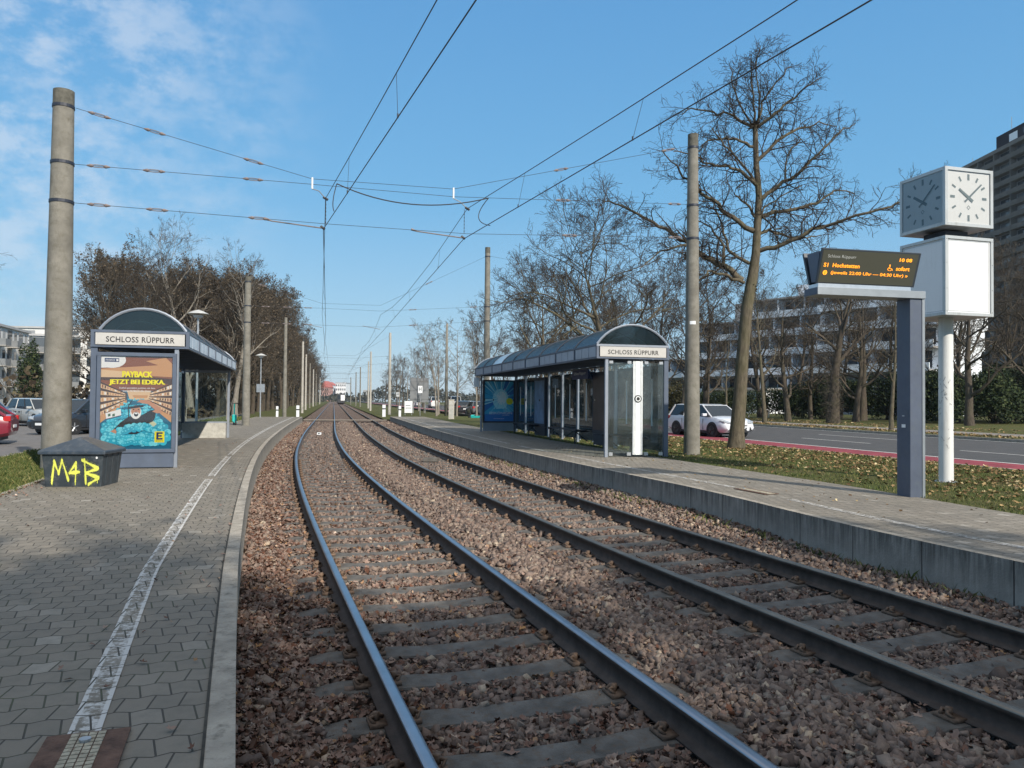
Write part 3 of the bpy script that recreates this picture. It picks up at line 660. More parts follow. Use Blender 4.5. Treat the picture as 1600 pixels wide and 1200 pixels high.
# ------------------------------------------------------------------ concrete poles
def pole(x, y, zb, zt, r0, r1, bands, label, group='concrete poles carrying the overhead wires', lean=(0, 0), mat='concrete', cap=True, sticker=None):
    t = empty('catenary_pole', (x, y, zb), 0, label, 'concrete pole', group)
    H = zt-zb; q = lambda z: (lean[0]*z, lean[1]*z, z); R_ = lambda z: r0+(r1-r0)*z/H
    mb = MB(); zs = [0, H*.25, H*.5, H*.75, H]; mb.tube([q(z) for z in zs], [R_(z) for z in zs], 28 if r0 > .15 else 14, M[mat]); mb.build('shaft', t, smooth=True, autos=50)
    if cap:
        mb = MB(); mb.tube([q(H-.32), q(H+.02)], [r1+.006, r1+.004], 28, M['concrete_d']); mb.build('pole_cap', t, smooth=True, autos=50)
    for z in bands:
        mb = MB(); z -= zb; mb.tube([q(z-.03), q(z+.03)], [R_(z)+.012]*2, 24, M['steeldark']); mb.build('steel_band', t)
    if sticker:
        z, a, w, h = sticker; mb = MB(); r = R_(z)+.004; vs = []
        for k in range(5):
            b = a+(k/4-.5)*w/r
            for s_ in (-1, 1): vs.append((r*math.cos(b)+lean[0]*z, r*math.sin(b)+lean[1]*z, z+s_*h/2))
        mb.add(vs, [(2*k, 2*k+2, 2*k+3, 2*k+1) for k in range(4)], M['whiteclean']); mb.build('small_plate', t)
    return t
pL = pole(-8.92, 15.2, .25, 7.72, .268, .185, [7.42, 6.3, 5.53], 'thick concrete pole with three wire bands rising behind the grit bin')
pR = pole(4.86, 20.9, .28, 8.95, .218, .135, [8.60, 7.02, 6.12], 'tall concrete pole with small white plate on the grass by the right shelter', sticker=(3.55, -PI*.55, .16, .09))
pL2 = pole(-13.65, 39.8, .2, 7.95, .20, .15, [7.7, 6.45, 5.6], 'concrete pole between the left shelter and the slim lamp post')
pR2 = pole(-1.42, 43.0, .2, 10.2, .19, .14, [9.7, 6.9, 6.1], 'concrete pole rising behind the far end of the right shelter roof')
farpoles = [(-19.3, 65.8, 8.6, .17, 'concrete'), (-24.9, 92, 8.5, .16, 'concrete_l'), (-31.7, 119, 8.5, .16, 'concrete_l'), (-37.6, 144, 8.3, .16, 'concrete'), (-44.4, 173, 8.3, .16, 'concrete_l'), (-50.6, 200, 8.3, .16, 'concrete'), (-62, 250, 8.3, .17, 'concrete_l'),
            (-13.75, 87.0, 9.2, .18, 'concrete_l'), (-21.0, 115, 8.8, .16, 'concrete_l'), (-26.9, 145, 8.8, .16, 'concrete_l'), (-33.5, 171, 8.8, .16, 'concrete'), (-39.7, 197, 8.6, .16, 'concrete'), (-51, 245, 8.6, .17, 'concrete')]
side = ['left', 'right']
names = ['square galvanised pole left of the tracks before the marker posts', 'bright pole left of the tracks, first beyond the platform end', 'bright pole left of the tracks, second beyond the platform end', 'grey pole left of the tracks, third beyond the platform end', 'thin pole left of the tracks, fourth beyond the platform end', 'thin pole left of the tracks, fifth beyond the platform end', 'thin pole left of the tracks, the last one visible',
         'pole with striped lower half right of the tracks near the H sign', 'bright pole right of the tracks, next after the striped one', 'bright thin pole right of the tracks, third on that side', 'grey thin pole right of the tracks, fourth on that side', 'grey thin pole right of the tracks, fifth on that side', 'thin pole right of the tracks, last one visible on that side']
for (x, y, H, r, m), nm in zip(farpoles, names): pole(x, y, .0, H, r, r*.75, [], nm, mat=m, cap=False)
mb = MB(); mb.box(-.02, .02, -.19, -.18, .3, 3.6, M['whiteclean'])

# ------------------------------------------------------------------ overhead line
CZ = 5.44
sup = [(-4.19, 17.0), (-1.15, 17.9)]       # contact wire at the first cross span
def wire(name, label, pts, r, group=None, cat='overhead wire'):
    mb = MB(); mb.tube(pts, r, 6, M['wire'], cap=False); o = mb.build(name); return tag(o, label, cat, group)
def cat_pts(c, o_near, anchors, zc): pass
def contact(c, k):
    st_, far = [], []
    ax, ay = sup[k]
    near = {0: (-.44, 7.35), 1: (3.26, 7.2)}[k]
    dx, dy = near[0]-ax, near[1]-ay
    p = [(ax+dx*2.6, ay+dy*2.6, CZ), (near[0], near[1], CZ), (ax, ay, CZ)]
    for y in (41, 66, 92, 118, 145, 172, 198, 250, 330, 420): p.append(P(c, y, (.2 if int(y) % 2 else -.2), CZ-.02))
    return p
def messenger(c, k):
    ax, ay = [(-4.20, 17.2), (-1.08, 18.0)][k]; near = {0: (-.86, 8.3), 1: (2.91, 8.45)}[k]
    dx, dy = near[0]-ax, near[1]-ay; z0 = 6.17
    p = []
    for t in (2.6, 2.2, 1.8, 1.4, 1.0, .66, .33, 0): p.append((ax+dx*t, ay+dy*t, 6.17 - .17*math.sin(PI*min(1, t/2.6)) if t else z0))
    sups = [ay, 41, 66, 92, 118, 145, 172, 198, 250, 330, 420]
    for a, b in zip(sups[:-1], sups[1:]):
        for t in (.25, .5, .75, 1.0):
            y = a+(b-a)*t; x_, y_, _ = P(c, y, 0.0)
            if a == ay:
                xe, ye, _ = P(c, 41, 0); x_, y_ = ax+(xe-ax)*t, ay+(ye-ay)*t
            p.append((x_, y_, 6.2-.42*4*t*(1-t)*(1 if a < 60 else .8)))
    return p
wcol = 'overhead wires above the two tracks'
cwires = []; mwires = []
for c, k, nm in ((C1, 0, 'left'), (C2, 1, 'right')):
    a = contact(c, k); b = messenger(c, k); cwires.append(a); mwires.append(b)
    wire('contact_wire', 'lower contact wire hanging over the %s track' % nm, a, .0085, wcol, 'contact wire')
    m_ = empty('messenger_wire', (0, 0, 0), 0, 'upper carrying wire above the %s track with thin droppers' % nm, 'carrying wire', wcol)
    mb = MB(); mb.tube(b, .0075, 6, M['wire'], cap=False); mb.build('wire', m_)
    def at_y(pts, y):
        for p0, p1 in zip(pts[:-1], pts[1:]):
            lo, hi = sorted((p0[1], p1[1]))
            if lo <= y <= hi: t = (y-p0[1])/(p1[1]-p0[1]) if p1[1] != p0[1] else 0; return tuple(p0[i]+(p1[i]-p0[i])*t for i in range(3))
    for y in ([14.0, 10.2, 22, 29, 35] if k == 0 else [14.9, 11.0, 21.9, 29, 35])+[47, 54, 60, 72, 80, 86, 98, 106]:
        q0, q1 = at_y(b, y), at_y(a, y)
        if q0 and q1:
            mb = MB(); mb.tube([q0, q1], .0032, 4, M['wire'], cap=False); mb.tube([(q1[0], q1[1], q1[2]-.01), (q1[0], q1[1], q1[2]+.05)], .012, 6, M['wire']); mb.build('dropper', m_)
# jumper cables
def curve3(a, b, c, n=12): return [tuple((1-t)**2*a[i]+2*t*(1-t)*b[i]+t*t*c[i] for i in range(3)) for t in [k/n for k in range(n+1)]]
wire('jumper_cable', 'thick black cable sagging between the two carrying wires', curve3((-3.62, 15.75, 6.10), (-2.2, 16.1, 5.50), (-.55, 16.85, 6.12), 16), .0125, None, 'cable')
wire('jumper_cable', 'short black cable dropping from left carrying wire to contact wire', curve3((-3.62, 15.75, 6.10), (-3.75, 15.8, 5.7), (-3.60, 15.45, 5.46)), .0095, None, 'cable')
wire('jumper_cable', 'bowed black cable dropping from right carrying wire to contact wire', curve3((-.55, 16.85, 6.12), (-1.0, 16.9, 5.6), (-.50, 16.60, 5.46)), .0095, None, 'cable')
def insulator(parent, p, d, kind='mid', L=.42):
    p = Vector(p); d = Vector(d).normalized(); m = M['insul'] if kind == 'mid' else M['insul']; mb = MB()
    up = Vector((0, 0, 1)); s_ = .022
    mb.tube([p-d*L/2, p-d*L*.33, p-d*L*.27, p-d*L*.2], [.012, .034, .034, .012], 8, m); mb.tube([p+d*L*.2, p+d*L*.27, p+d*L*.33, p+d*L/2], [.012, .034, .034, .012], 8, m)
    for w in (-1, 1): mb.tube([p-d*L*.22+up*w*s_, p+up*w*s_*1.1, p+d*L*.22+up*w*s_], .009, 6, m)
    mb.build('insulator', parent)
def span(pts, ins, label, fine=.0055):
    t = empty('span_wire', (0, 0, 0), 0, label, 'span wire', 'cross span wires between the poles'); mb = MB(); mb.tube(pts, fine, 5, M['wire'], cap=False); mb.build('wire', t)
    for seg, f in ins:
        a, b = Vector(pts[seg]), Vector(pts[seg+1]); insulator(t, a+(b-a)*f, b-a)
    return t
L = lambda z: (-8.70, 15.25, z)
Rr = lambda z: (4.72, 20.75, z)
A1, A2 = (-4.45, 17.0, 6.55), (-1.40, 17.9, 6.60)
tp = span([L(7.42), A1, A2, Rr(8.60)], [(0, .09), (0, .31), (0, .73), (2, .42), (2, .90)], 'top span wire kinked at two white insulators between the first two poles')
md = span([L(6.3), (-4.45, 17.0, 6.43), (-1.40, 17.9, 6.42), Rr(7.02)], [(0, .09), (0, .31), (0, .73), (2, .43), (2, .93)], 'middle span wire between the thick left pole and the right pole')
lo = span([L(5.53), (-4.2, 17.0, 5.56), (-1.1, 17.9, 5.56), Rr(6.12)], [(0, .09), (0, .31), (0, .72), (2, .43), (2, .93)], 'lowest span wire carrying the arms of both contact wires')
for q, (mx_, my_, mz_) in ((A1, (-4.20, 17.2, 6.17)), (A2, (-1.08, 18.0, 6.17))):
    mb = MB(); mb.tube([(q[0], q[1], q[2]+.03), (q[0], q[1], q[2]-.22)], .021, 8, M['whiteins']); mb.build('rod_insulator', tp)
    mb = MB(); mb.tube([(q[0], q[1], q[2]-.22), ((q[0]+mx_)/2, (q[1]+my_)/2, mz_+.14), (mx_, my_, mz_)], .011, 6, M['galv']); mb.tube([(mx_-.05, my_, mz_+.03), (mx_+.05, my_, mz_-.03)], .028, 8, M['wire']); mb.build('clamp_arm', tp)
for (x, y), s_ in zip(sup, (0, 1)):
    mb = MB(); mb.tube([(x-1.18, y-.33, 5.58), (x-1.05, y-.3, 5.54), (x-.02, y, CZ+.02)], [.03, .014, .014], 8, M['insul']); mb.tube([(x-.06, y, CZ+.06), (x+.03, y, CZ+.0)], .028, 8, M['wire']); mb.build('registration_arm', lo)
    ya = 17.2 if s_ == 0 else 18.0; mb = MB(); mb.tube([(x, ya, 6.15), (x, ya, 5.58)], .005, 4, M['wire'], cap=False)
    for kk in range(6): mb.tube([(x, ya, 6.05-kk*.08), (x, ya, 6.02-kk*.08)], .011, 6, M['wire'])
    mb.build('safety_chain', lo)
def farspan(l, r, c1z, c2z, lab, zl, zr):
    a, b = P(C1, l, 0), P(C2, l+1, 0)
    return a, b
for (lx, ly), (rx, ry), yc, nm, top, tr in (((-13.5, 39.9), (-1.5, 42.9), 40.5, 'second', 7.7, 9.7), ((-24.9, 92), (-13.8, 87.2), 88.5, 'third', 8.2, 8.9), ((-31.7, 119), (-21, 115), 117, 'fourth', 8.2, 8.5), ((-37.6, 144), (-26.9, 145), 145, 'fifth', 8., 8.4)):
    a, b = P(C1, yc, 0), P(C2, yc+.8, 0)
    f = .0055 if yc < 60 else .008
    span([(lx, ly, 6.45), (a[0], a[1], 6.45), (b[0], b[1], 6.42), (rx, ry, 6.9 if yc < 60 else 6.6)], [(0, .2), (0, .5), (0, .8), (2, .3), (2, .88)] if yc < 60 else [], 'middle wire of the %s cross span over the tracks' % nm, f)
    span([(lx, ly, 5.6), (a[0], a[1], 5.56), (b[0], b[1], 5.56), (rx, ry, 6.1 if yc < 60 else 5.8)], [(0, .2), (0, .5), (0, .8), (2, .3), (2, .88)] if yc < 60 else [], 'lower wire of the %s cross span over the tracks' % nm, f)
    span([(lx, ly, top), (a[0], a[1], 6.7), (b[0], b[1], 6.72), (rx, ry, tr)], [(0, .15), (2, .45)] if yc < 60 else [], 'top wire of the %s cross span over the tracks' % nm, f)
    for q, sd in ((a, 'left'), (b, 'right')):
        mb = MB(); mb.tube([(q[0]-.9, q[1]-.2, 5.6), (q[0], q[1], CZ)], .014, 6, M['insul']); tag(mb.build('registration_arm'), 'short arm holding the %s contact wire at the %s cross span' % (sd, nm), 'arm', 'arms at the farther cross spans')
wire('feeder_wire', 'thin sagging wire running from the pole behind the shelter roof to the right', curve3((-1.4, 43, 9.75), (6, 42, 8.2), (13, 40, 8.9), 10), .006, None, 'wire')

# ------------------------------------------------------------------ shelters
def arch(x0, x1, zb, h, n=14):
    w = (x1-x0)/2; r = (w*w+h*h)/(2*h); c = (x0+x1)/2; a = math.asin(min(1, w/r)) if h <= w else PI/2
    return [(c-r*math.sin(a-2*a*i/n), zb+h-r+r*math.cos(a-2*a*i/n)) for i in range(n+1)]
def shelter(loc, rz, nb, mirror, label, Wd=1.62, bay=1.75, H1=2.47, H2=2.83, OV=.27, AH=.50):
    t = empty('tram_stop_shelter', loc, rz, label, 'shelter', 'tram stop shelters on the two platforms')
    def X(x): return Wd-x if mirror else x
    def bx(mb, a, b, *r): mb.box(min(X(a), X(b)), max(X(a), X(b)), *r)
    Lh = nb*bay
    SB, SG, GL = M['steelblue'], M['steelgrey'], M['glass']
    # corner and back posts
    for y in (0, Lh-.1):
        mb = MB(); bx(mb, -.06, .06, y, y+.12, 0, H2, SB); mb.build('post', t, bevel=.006)
        mb = MB(); bx(mb, Wd-.05, Wd+.03, y, y+.08, 0, H1, SG); mb.build('post', t, bevel=.005)
    for k in range(1, nb):
        mb = MB(); bx(mb, -.045, .045, k*bay-.04, k*bay+.04, 0, H1, SG); mb.build('post', t, bevel=.005)
    # ceiling beams and fascia
    mb = MB(); bx(mb, -.04, Wd+OV-.04, .02, Lh-.02, H1+.10, H1+.14, M['steeldark'])
    for k in range(nb*2+1): bx(mb, .0, Wd+OV-.05, min(max(k*bay/2-.03, .05), Lh-.1), min(max(k*bay/2+.03, .11), Lh-.04), H1+.02, H1+.098, SB)
    mb.build('ceiling_frame', t)
    mb = MB(); 
    for y in (-.03, Lh-.03):
        bx(mb, -.06, Wd+OV, y, y+.06, H1, H1+.045, SB); bx(mb, -.06, Wd+OV, y, y+.06, H2-.05, H2, SG if mirror else SB); bx(mb, -.06, -.0, y, y+.06, H1+.045, H2-.05, SB); bx(mb, Wd+OV-.06, Wd+OV, y, y+.06, H1+.045, H2-.05, SB)
    for xx in (Wd+OV-.055, -.055):
        bx(mb, xx, xx+.05, .03, Lh-.03, H1, H1+.04, SB); bx(mb, xx, xx+.05, .03, Lh-.03, H2-.045, H2-.002, SB)
    mb.build('fascia_frame', t)
    mb = MB()
    xf = Wd+OV
    for k in range(nb):
        for j in range(3):
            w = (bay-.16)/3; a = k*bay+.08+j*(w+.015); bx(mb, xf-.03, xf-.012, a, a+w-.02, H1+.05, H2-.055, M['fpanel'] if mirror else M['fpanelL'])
        bx(mb, xf-.04, xf+.004, k*bay-.025, k*bay+.05, H1+.04, H2-.045, SB)
    bx(mb, xf-.045, xf-.032, 0, Lh, H1+.04, H2-.05, SB); mb.build('fascia_panels', t)
    # name board with lettering
    sgn = MB(); bx(sgn, .03, Wd+OV-.08, -.05, -.03, H1+.05, H2-.06, M['signplate']); sb = sgn.build('name_board', t)
    cxm = (X(.03)+X(Wd+OV-.08))/2; mb = MB(); put_text(mb, 'SCHLOSS RÜPPURR', cxm, (H1+H2)/2-.002, 1.36*(Wd+OV)/1.89, .135, lambda u, v, d: (u, -.053-d, v), M['black'], 0, .012, 1.06); mb.build('lettering', sb)
    mb = MB()
    for uu in (-.76, 0, .76):
        for vv in (-.10, .10): mb.disc((cxm+uu, -.052, (H1+H2)/2+vv), .007, 6, M['alu'], 'y', .006)
    mb.build('screw_heads', sb)
    # arched roof
    A = arch(-.04 if mirror else .09, Wd+OV-(.02 if mirror else .06), H2, AH)
    for k in range(nb):
        y0, y1 = k*bay+.02, (k+1)*bay-.02; vs = [(X(x), y0, z) for x, z in A]+[(X(x), y1, z) for x, z in A]; n = len(A)
        mb = MB(); mb.add(vs, [(i, i+1, n+i+1, n+i) for i in range(n-1)], M['roofpale'] if (mirror and k == 6) else M['roofglass']); o = mb.build('roof_pane', t, smooth=True)
    for k in range(nb+1):
        r_ = .022 if k not in (0, nb) else .03; mb = MB(); y = min(max(k*bay, .01), Lh-.01); mb.tube([(X(x), y, z+.004) for x, z in A], r_, 6, SG if k in (0, nb) else M['steeldark']); mb.build('roof_rib', t)
    for y in (.03, Lh-.03):
        mb = MB(); mb.add([(X(x), y, z-.015) for x, z in A], [tuple(range(len(A)))], M['gableglass']); mb.build('gable_glass', t)
    mb = MB(); A2_ = arch(.1, Wd+OV-.5, H2, AH*.6, 10); mb.tube([(X(x), bay*.5, z) for x, z in A2_], .012, 5, SG); A3 = arch(.3, Wd+OV-.1, H2, AH*.68, 10); mb.tube([(X(x), bay*1.4, z) for x, z in A3], .02, 5, SG); mb.build('inner_arch', t)
    return t, X, bx, Lh, H1, H2
M['roofpale'] = flat('roof_pane_pale', (.42, .5, .56), .25)
GL = M['glass']; SB, SG = M['steelblue'], M['steelgrey']
def glass_bay(t, bx, x, a, b, z0, z1, bar=True):
    mb = MB(); bx(mb, x-.004, x+.004, a, b, z0, z1, GL); g = mb.build('glass_pane', t)
    mb = MB()
    for y in (a+.12, b-.12): bx(mb, x-.03, x+.03, y-.02, y+.02, z1-.03, z1+.04, M['alu']); bx(mb, x-.03, x+.03, y-.02, y+.02, z0-.04, z0+.03, M['alu'])
    mb.build('glass_clamps', g)
    if bar:
        mb = MB(); m_ = (a+b)/2; bx(mb, x-.0065, x-.0045, m_-.045, m_+.045, .75, 2.0, M['stripe']); bx(mb, x+.0045, x+.0065, m_-.045, m_+.045, .75, 2.0, M['stripe'])
        mb.build('white_stripe', g)
        mb = MB(); mb.disc(((x), m_, 1.42), .04, 14, M['black'], 'x', .022); mb.build('round_mark', g)
M['stripe'] = pmat('white_glass_strip', (.82, .85, .85), .4, 0, .08, 6)
def bench(t, X, bx, a, b, xs=.08):
    mb = MB()
    for k in range(4): bx(mb, xs+.08+k*.105, xs+.165+k*.105, a, b, .43, .46, M['steeldark'])
    e = mb.build('bench_seat', t)
    for y in (a+.15, b-.19):
        mb = MB(); bx(mb, xs-.05, xs+.5, y, y+.04, .39, .43, M['steeldark']); bx(mb, xs+.42, xs+.46, y, y+.04, .0, .39, M['steeldark'])
        mb.tube([(X(xs+.0), y+.02, .08), (X(xs+.40), y+.02, .39)], .018, 5, M['steeldark']); mb.build('bench_bracket', t)

# --- left shelter
LS, X, bx, Lh, H1, H2 = shelter((-8.14, 15.06, PZ), math.radians(15.5), 7, False, 'left shelter with a curved glass roof and the blue ball poster', Wd=1.50, bay=1.77, H1=2.37, H2=2.71, OV=.22, AH=.43)
def poster_case(t, x0, x1, y, z0, z1, fm, nm='poster_case', depth=.14, foot=True):
    mb = MB(); fr = .07
    mb.box(x0, x1, y, y+depth, z0, z0+fr, fm); mb.box(x0, x1, y, y+depth, z1-fr, z1, fm); mb.box(x0, x0+fr, y, y+depth, z0+fr, z1-fr, fm); mb.box(x1-fr, x1, y, y+depth, z0+fr, z1-fr, fm)
    mb.box(x0+fr, x1-fr, y+.05, y+depth-.01, z0+fr, z1-fr, M['steeldark'])
    c = mb.build(nm, t, bevel=.005)
    if foot:
        mb = MB(); mb.box(x0+.03, x1-.03, y+.03, y+depth-.03, .02, z0-.002, fm); mb.build('case_foot', t)
    return c
pc = poster_case(LS, .075, 1.50, -.10, .31, 2.27, SB)
# poster artwork -----------------------------------------------------------
x0, x1, z0, z1 = .145, 1.43, .38, 2.20; PW, PH = x1-x0, z1-z0
pl = lambda u, v, d: (x0+u*PW, -.062-d, z0+v*PH)      # u, v in 0..1
def fm(n, c): return flat(n, c, .45)
cb = [fm('print_blue_a', (.02, .38, .56)), fm('print_blue_b', (.04, .50, .68)), fm('print_blue_c', (.16, .66, .80)), fm('print_blue_dark', (.006, .13, .24))]
br_ = fm('print_brown', (.24, .075, .03)); br2 = fm('print_tan', (.58, .30, .13)); br3 = fm('print_beige', (.72, .50, .30)); brd = fm('print_dark_brown', (.07, .03, .02)); yel = fm('print_yellow', (.86, .78, .02)); navy = fm('print_navy', (.01, .025, .12)); skn = fm('print_skin', (.52, .25, .15)); blk = fm('print_black', (.012, .012, .016)); wht = M['whiteclean']
mb = MB()
quad(mb, pl, 0, 1, 0, 1, cb[3], 0)
def Q(pts, m, d): ngon(mb, pl, pts, m, d)
Q([(0, .63), (1, .63), (1, 1), (0, 1)], br_, .0004)
Q([(0, .86), (1, .92), (1, .78), (.35, .80), (0, .84)], br2, .0008); Q([(.0, .80), (.45, .79), (1, .76), (1, .70), (.0, .74)], brd, .0009); Q([(0, .85), (.4, .83), (.3, .77), (0, .77)], br3, .0012)
Q([(.62, .95), (.9, .99), (1, .92), (.99, .86)], br2, .0012)
Q([(.36, .63), (.70, .63), (.66, .53), (.40, .53)], br3, .0012); Q([(.44, .58), (.66, .58), (.64, .55), (.46, .55)], br2, .0014)
for s_, a in ((0, 1), (1, -1)):
    U = lambda u: u if s_ == 0 else 1-u
    Q([(U(0), .72), (U(.36), .60), (U(.36), .50), (U(0), .34)], brd, .001)
    for k in range(5):
        v0 = .70-.075*k; Q([(U(0), v0), (U(.34), .595-.018*k), (U(.34), .585-.018*k), (U(0), v0-.045)], br3, .0013)
        for j in range(9): u = .015+.036*j; f_ = u/.34; a_ = v0*(1-f_)+(.595-.018*k)*f_; b_ = (v0-.045)*(1-f_)+(.585-.018*k)*f_; Q([(U(u), a_-.004), (U(u+.02), a_-.006), (U(u+.02), b_+.004), (U(u), b_+.006)], rnd.choice([br2, brd, br_, skn, wht]), .0016)
    Q([(U(0), .36), (U(.12), .40), (U(.36), .53), (U(.36), .50), (U(0), .28)], br2, .0014)
# sea of blue balls, far to near
d = .0019
for row in range(15):
    v = .53-.038*row; r = .013+.0046*row
    if v < -.01: break
    half = .12+.045*row; nn = int(2*half/(r*1.45))+1
    for j in range(nn):
        u = .5-half+2*half*j/nn+rnd.uniform(-.008, .008); vv = v+rnd.uniform(-.01, .01)
        if not (r*.6 < u < 1-r*.6 and vv > r*.9): continue
        rr = r*rnd.uniform(.85, 1.1); rv = rr*PW/PH; k = rnd.choice(cb[:3])
        ell(mb, pl, u, vv, min(rr, u, 1-u), rv, cb[3], d, 14); ell(mb, pl, u, vv+rv*.08, min(rr, u, 1-u)*.9, rv*.88, k, d+.0001, 14); ell(mb, pl, u-rr*.25, vv+rv*.4, rr*.3, rv*.26, cb[2] if k is not cb[2] else cb[1], d+.0002, 8); d += .00001
d = .0060
# man bursting out of the balls, generic
Q([(.17, .20), (.27, .28), (.39, .35), (.56, .36), (.70, .42), (.78, .42), (.76, .33), (.66, .22), (.5, .16), (.33, .16)], blk, d)
Q([(.14, .19), (.20, .215), (.30, .20), (.33, .17), (.30, .155), (.22, .165)], skn, d+.0002)
Q([(.72, .405), (.79, .385), (.86, .395), (.83, .45), (.67, .525), (.55, .535), (.50, .505), (.56, .495), (.66, .485), (.76, .425)], skn, d+.0002)
for row in range(5):
    for j in range(15):
        u = .26+.036*j+rnd.uniform(-.01, .01); v = .205-.036*row+rnd.uniform(-.012, .012)+.05*math.sin((u-.26)*5)*(row < 2); rr = .042; rv = rr*PW/PH; k = rnd.choice(cb[:3])
        if v < rv: continue
        ell(mb, pl, u, v, rr, rv, cb[3], d+.00021, 14); ell(mb, pl, u, v+rv*.08, rr*.9, rv*.88, k, d+.00024, 14); ell(mb, pl, u-.01, v+rv*.4, rr*.28, rv*.24, cb[2], d+.00027, 8); d += .000005
ell(mb, pl, .49, .395, .078, .072, wht, d+.0004); ell(mb, pl, .49, .412, .066, .056, skn, d+.0006); ell(mb, pl, .495, .366, .05, .034, wht, d+.0008); ell(mb, pl, .495, .374, .030, .024, blk, d+.001); ell(mb, pl, .495, .384, .022, .009, wht, d+.0012)
for uu in (.458, .528): ell(mb, pl, uu, .425, .012, .006, blk, d+.001, 8)
Q([(.485, .42), (.505, .42), (.512, .398), (.478, .398)], fm('print_nose', (.42, .17, .1)), d+.0008)
Q([(.39, .455), (.59, .475), (.60, .455), (.39, .43)], blk, d+.0012); Q([(.40, .475), (.58, .49), (.54, .505), (.42, .50)], cb[3], d+.0012); stroke(mb, pl, [(.395, .30), (.385, .46), (.44, .53)], .012, blk, d+.0014)
Q([(.07, .385), (.28, .43), (.29, .355), (.085, .315)], wht, d+.0016); Q([(.085, .325), (.29, .365), (.29, .355), (.085, .315)], navy, d+.002)
for uu in (.105, .165): Q([(uu, .375), (uu+.035, .382), (uu+.037, .355), (uu+.002, .348)], fm('print_green_dark', (.05, .12, .06)), d+.002)
Q([(.68, .28), (.74, .30), (.79, .27), (.74, .24)], fm('print_pale', (.55, .6, .42)), d+.0016)
ell(mb, pl, .14, .955, .20, .085, wht, .0024, 26); Q([(0, 1), (.33, 1), (.33, .95), (.25, .88), (0, .87)], wht, .0026)
Q([(.045, .935), (.245, .935), (.245, .975), (.045, .975)], navy, .0030); put_text(mb, 'PAYBACK', .125, .955, .13, .018, pl, wht, .0034, .01); Q([(.205, .944), (.235, .944), (.235, .966), (.205, .966)], wht, .0034)
for q_, (du_, dv_) in enumerate(((-.0035, 0), (.0035, 0))):
    put_text(mb, 'PAYBACK', .505+du_, .805+dv_, .42, .066, pl, yel, .0110+q_*.0003, .02, .95); put_text(mb, 'JETZT BEI EDEKA.', .505+du_, .715+dv_, .78, .066, pl, yel, .0110+q_*.0003, .02, .95)
put_text(mb, 'Endlich gemütlich punkten mit dem', .505, .655, .50, .022, pl, wht, .0072, .01); put_text(mb, 'besten PAYBACK aller Zeiten.', .505, .626, .40, .022, pl, wht, .0072, .01)
quad(mb, pl, .76, .90, .070, .19, yel, .0072)
for a, b, c_, e_ in ((.785, .815, .100, .18), (.8151, .875, .162, .18), (.8151, .862, .132, .149), (.8151, .875, .100, .118)): quad(mb, pl, a, b, c_, e_, navy, .0078)
put_text(mb, 'EDEKA', .83, .087, .10, .013, pl, navy, .0076, .01)
mb.build('poster', pc)
mb = MB(); mb.box(x0, x1, -.0745, -.072, z0, z1, glassmat('poster_cover', (.97, .97, .97), .05, .03)); mb.build('cover_glass', pc)
# back wall, far end, interior
for k in range(7):
    a, b = k*1.77+.10, (k+1)*1.77-.10
    glass_bay(LS, bx, 0, a, b, .25, 2.26, k % 2 == 0)
mb = MB(); bx(mb, .0, 1.42, 11.98+.25-.02, 12.05+.27, .0, .52, M['plinth']); mb.build('concrete_plinth', LS)
mb = MB(); bx(mb, .05, 1.42, 12.30, 12.31, .56, 2.28, GL); mb.build('end_glass', LS)
mb = MB()
bx(mb, .05, 1.45, 12.27, 12.33, .52, .57, SG); bx(mb, .05, 1.45, 12.27, 12.33, 2.28, 2.36, SG); mb.build('end_frame', LS)
bench(LS, X, bx, 3.7, 6.9); 
mb = MB(); bx(mb, .08, .16, 1.85, 2.5, .6, 2.1, M['steeldark']); bx(mb, .161, .165, 1.92, 2.43, .7, 2.0, M['glass']); mb.build('timetable_case', LS)
mb = MB(); bx(mb, .05, .15, .2, 1.6, .55, 2.3, M['steeldark']); mb.build('side_panel', LS)

# --- right shelter
RS, X, bx, Lh, H1, H2 = shelter((2.36, 19.35, PZ), math.radians(13.7), 9, True, 'right shelter with a tinted curved roof, glass walls and the ice blue poster', bay=1.76)
# near end wall: glass, white pillar with round mark
for a, b in ((.06, .62), (.92, 1.57)):
    mb = MB(); bx(mb, a, b, .03, .038, .10, 2.38, GL); g = mb.build('end_glass', RS); mb = MB()
    for u in (a+.08, b-.08): bx(mb, u-.05, u+.05, .01, .06, .04, .12, M['alu']); bx(mb, u-.05, u+.05, .01, .06, 2.35, 2.42, M['alu'])
    mb.build('glass_clamps', g)
mb = MB(); bx(mb, .64, .90, .012, .05, .06, 2.42, M['stripe']); wp = mb.build('white_pillar', RS)
mb = MB()
for q in (.665, .70, .84, .875): bx(mb, q-.006, q+.006, .008, .012, .06, 2.42, M['alu'])
mb.build('pillar_grooves', wp)
mb = MB(); mb.disc((X(.77), .004, 1.47), .095, 26, M['black'], 'y', .012); mb.disc((X(.77), -.004, 1.47), .068, 26, M['stripe'], 'y', .006); mb.disc((X(.77), -.009, 1.47), .045, 20, M['black'], 'y', .006); mb.build('round_mark', wp)
M['adv_dark'] = pmat('dim_poster', (.05, .032, .035), .35, 0, .5, 2.5)
M['adv_blue'] = pmat('dim_blue_poster', (.12, .2, .32), .35, 0, .5, 2.0)
bays = {2: 'ad1', 6: 'ad2'}
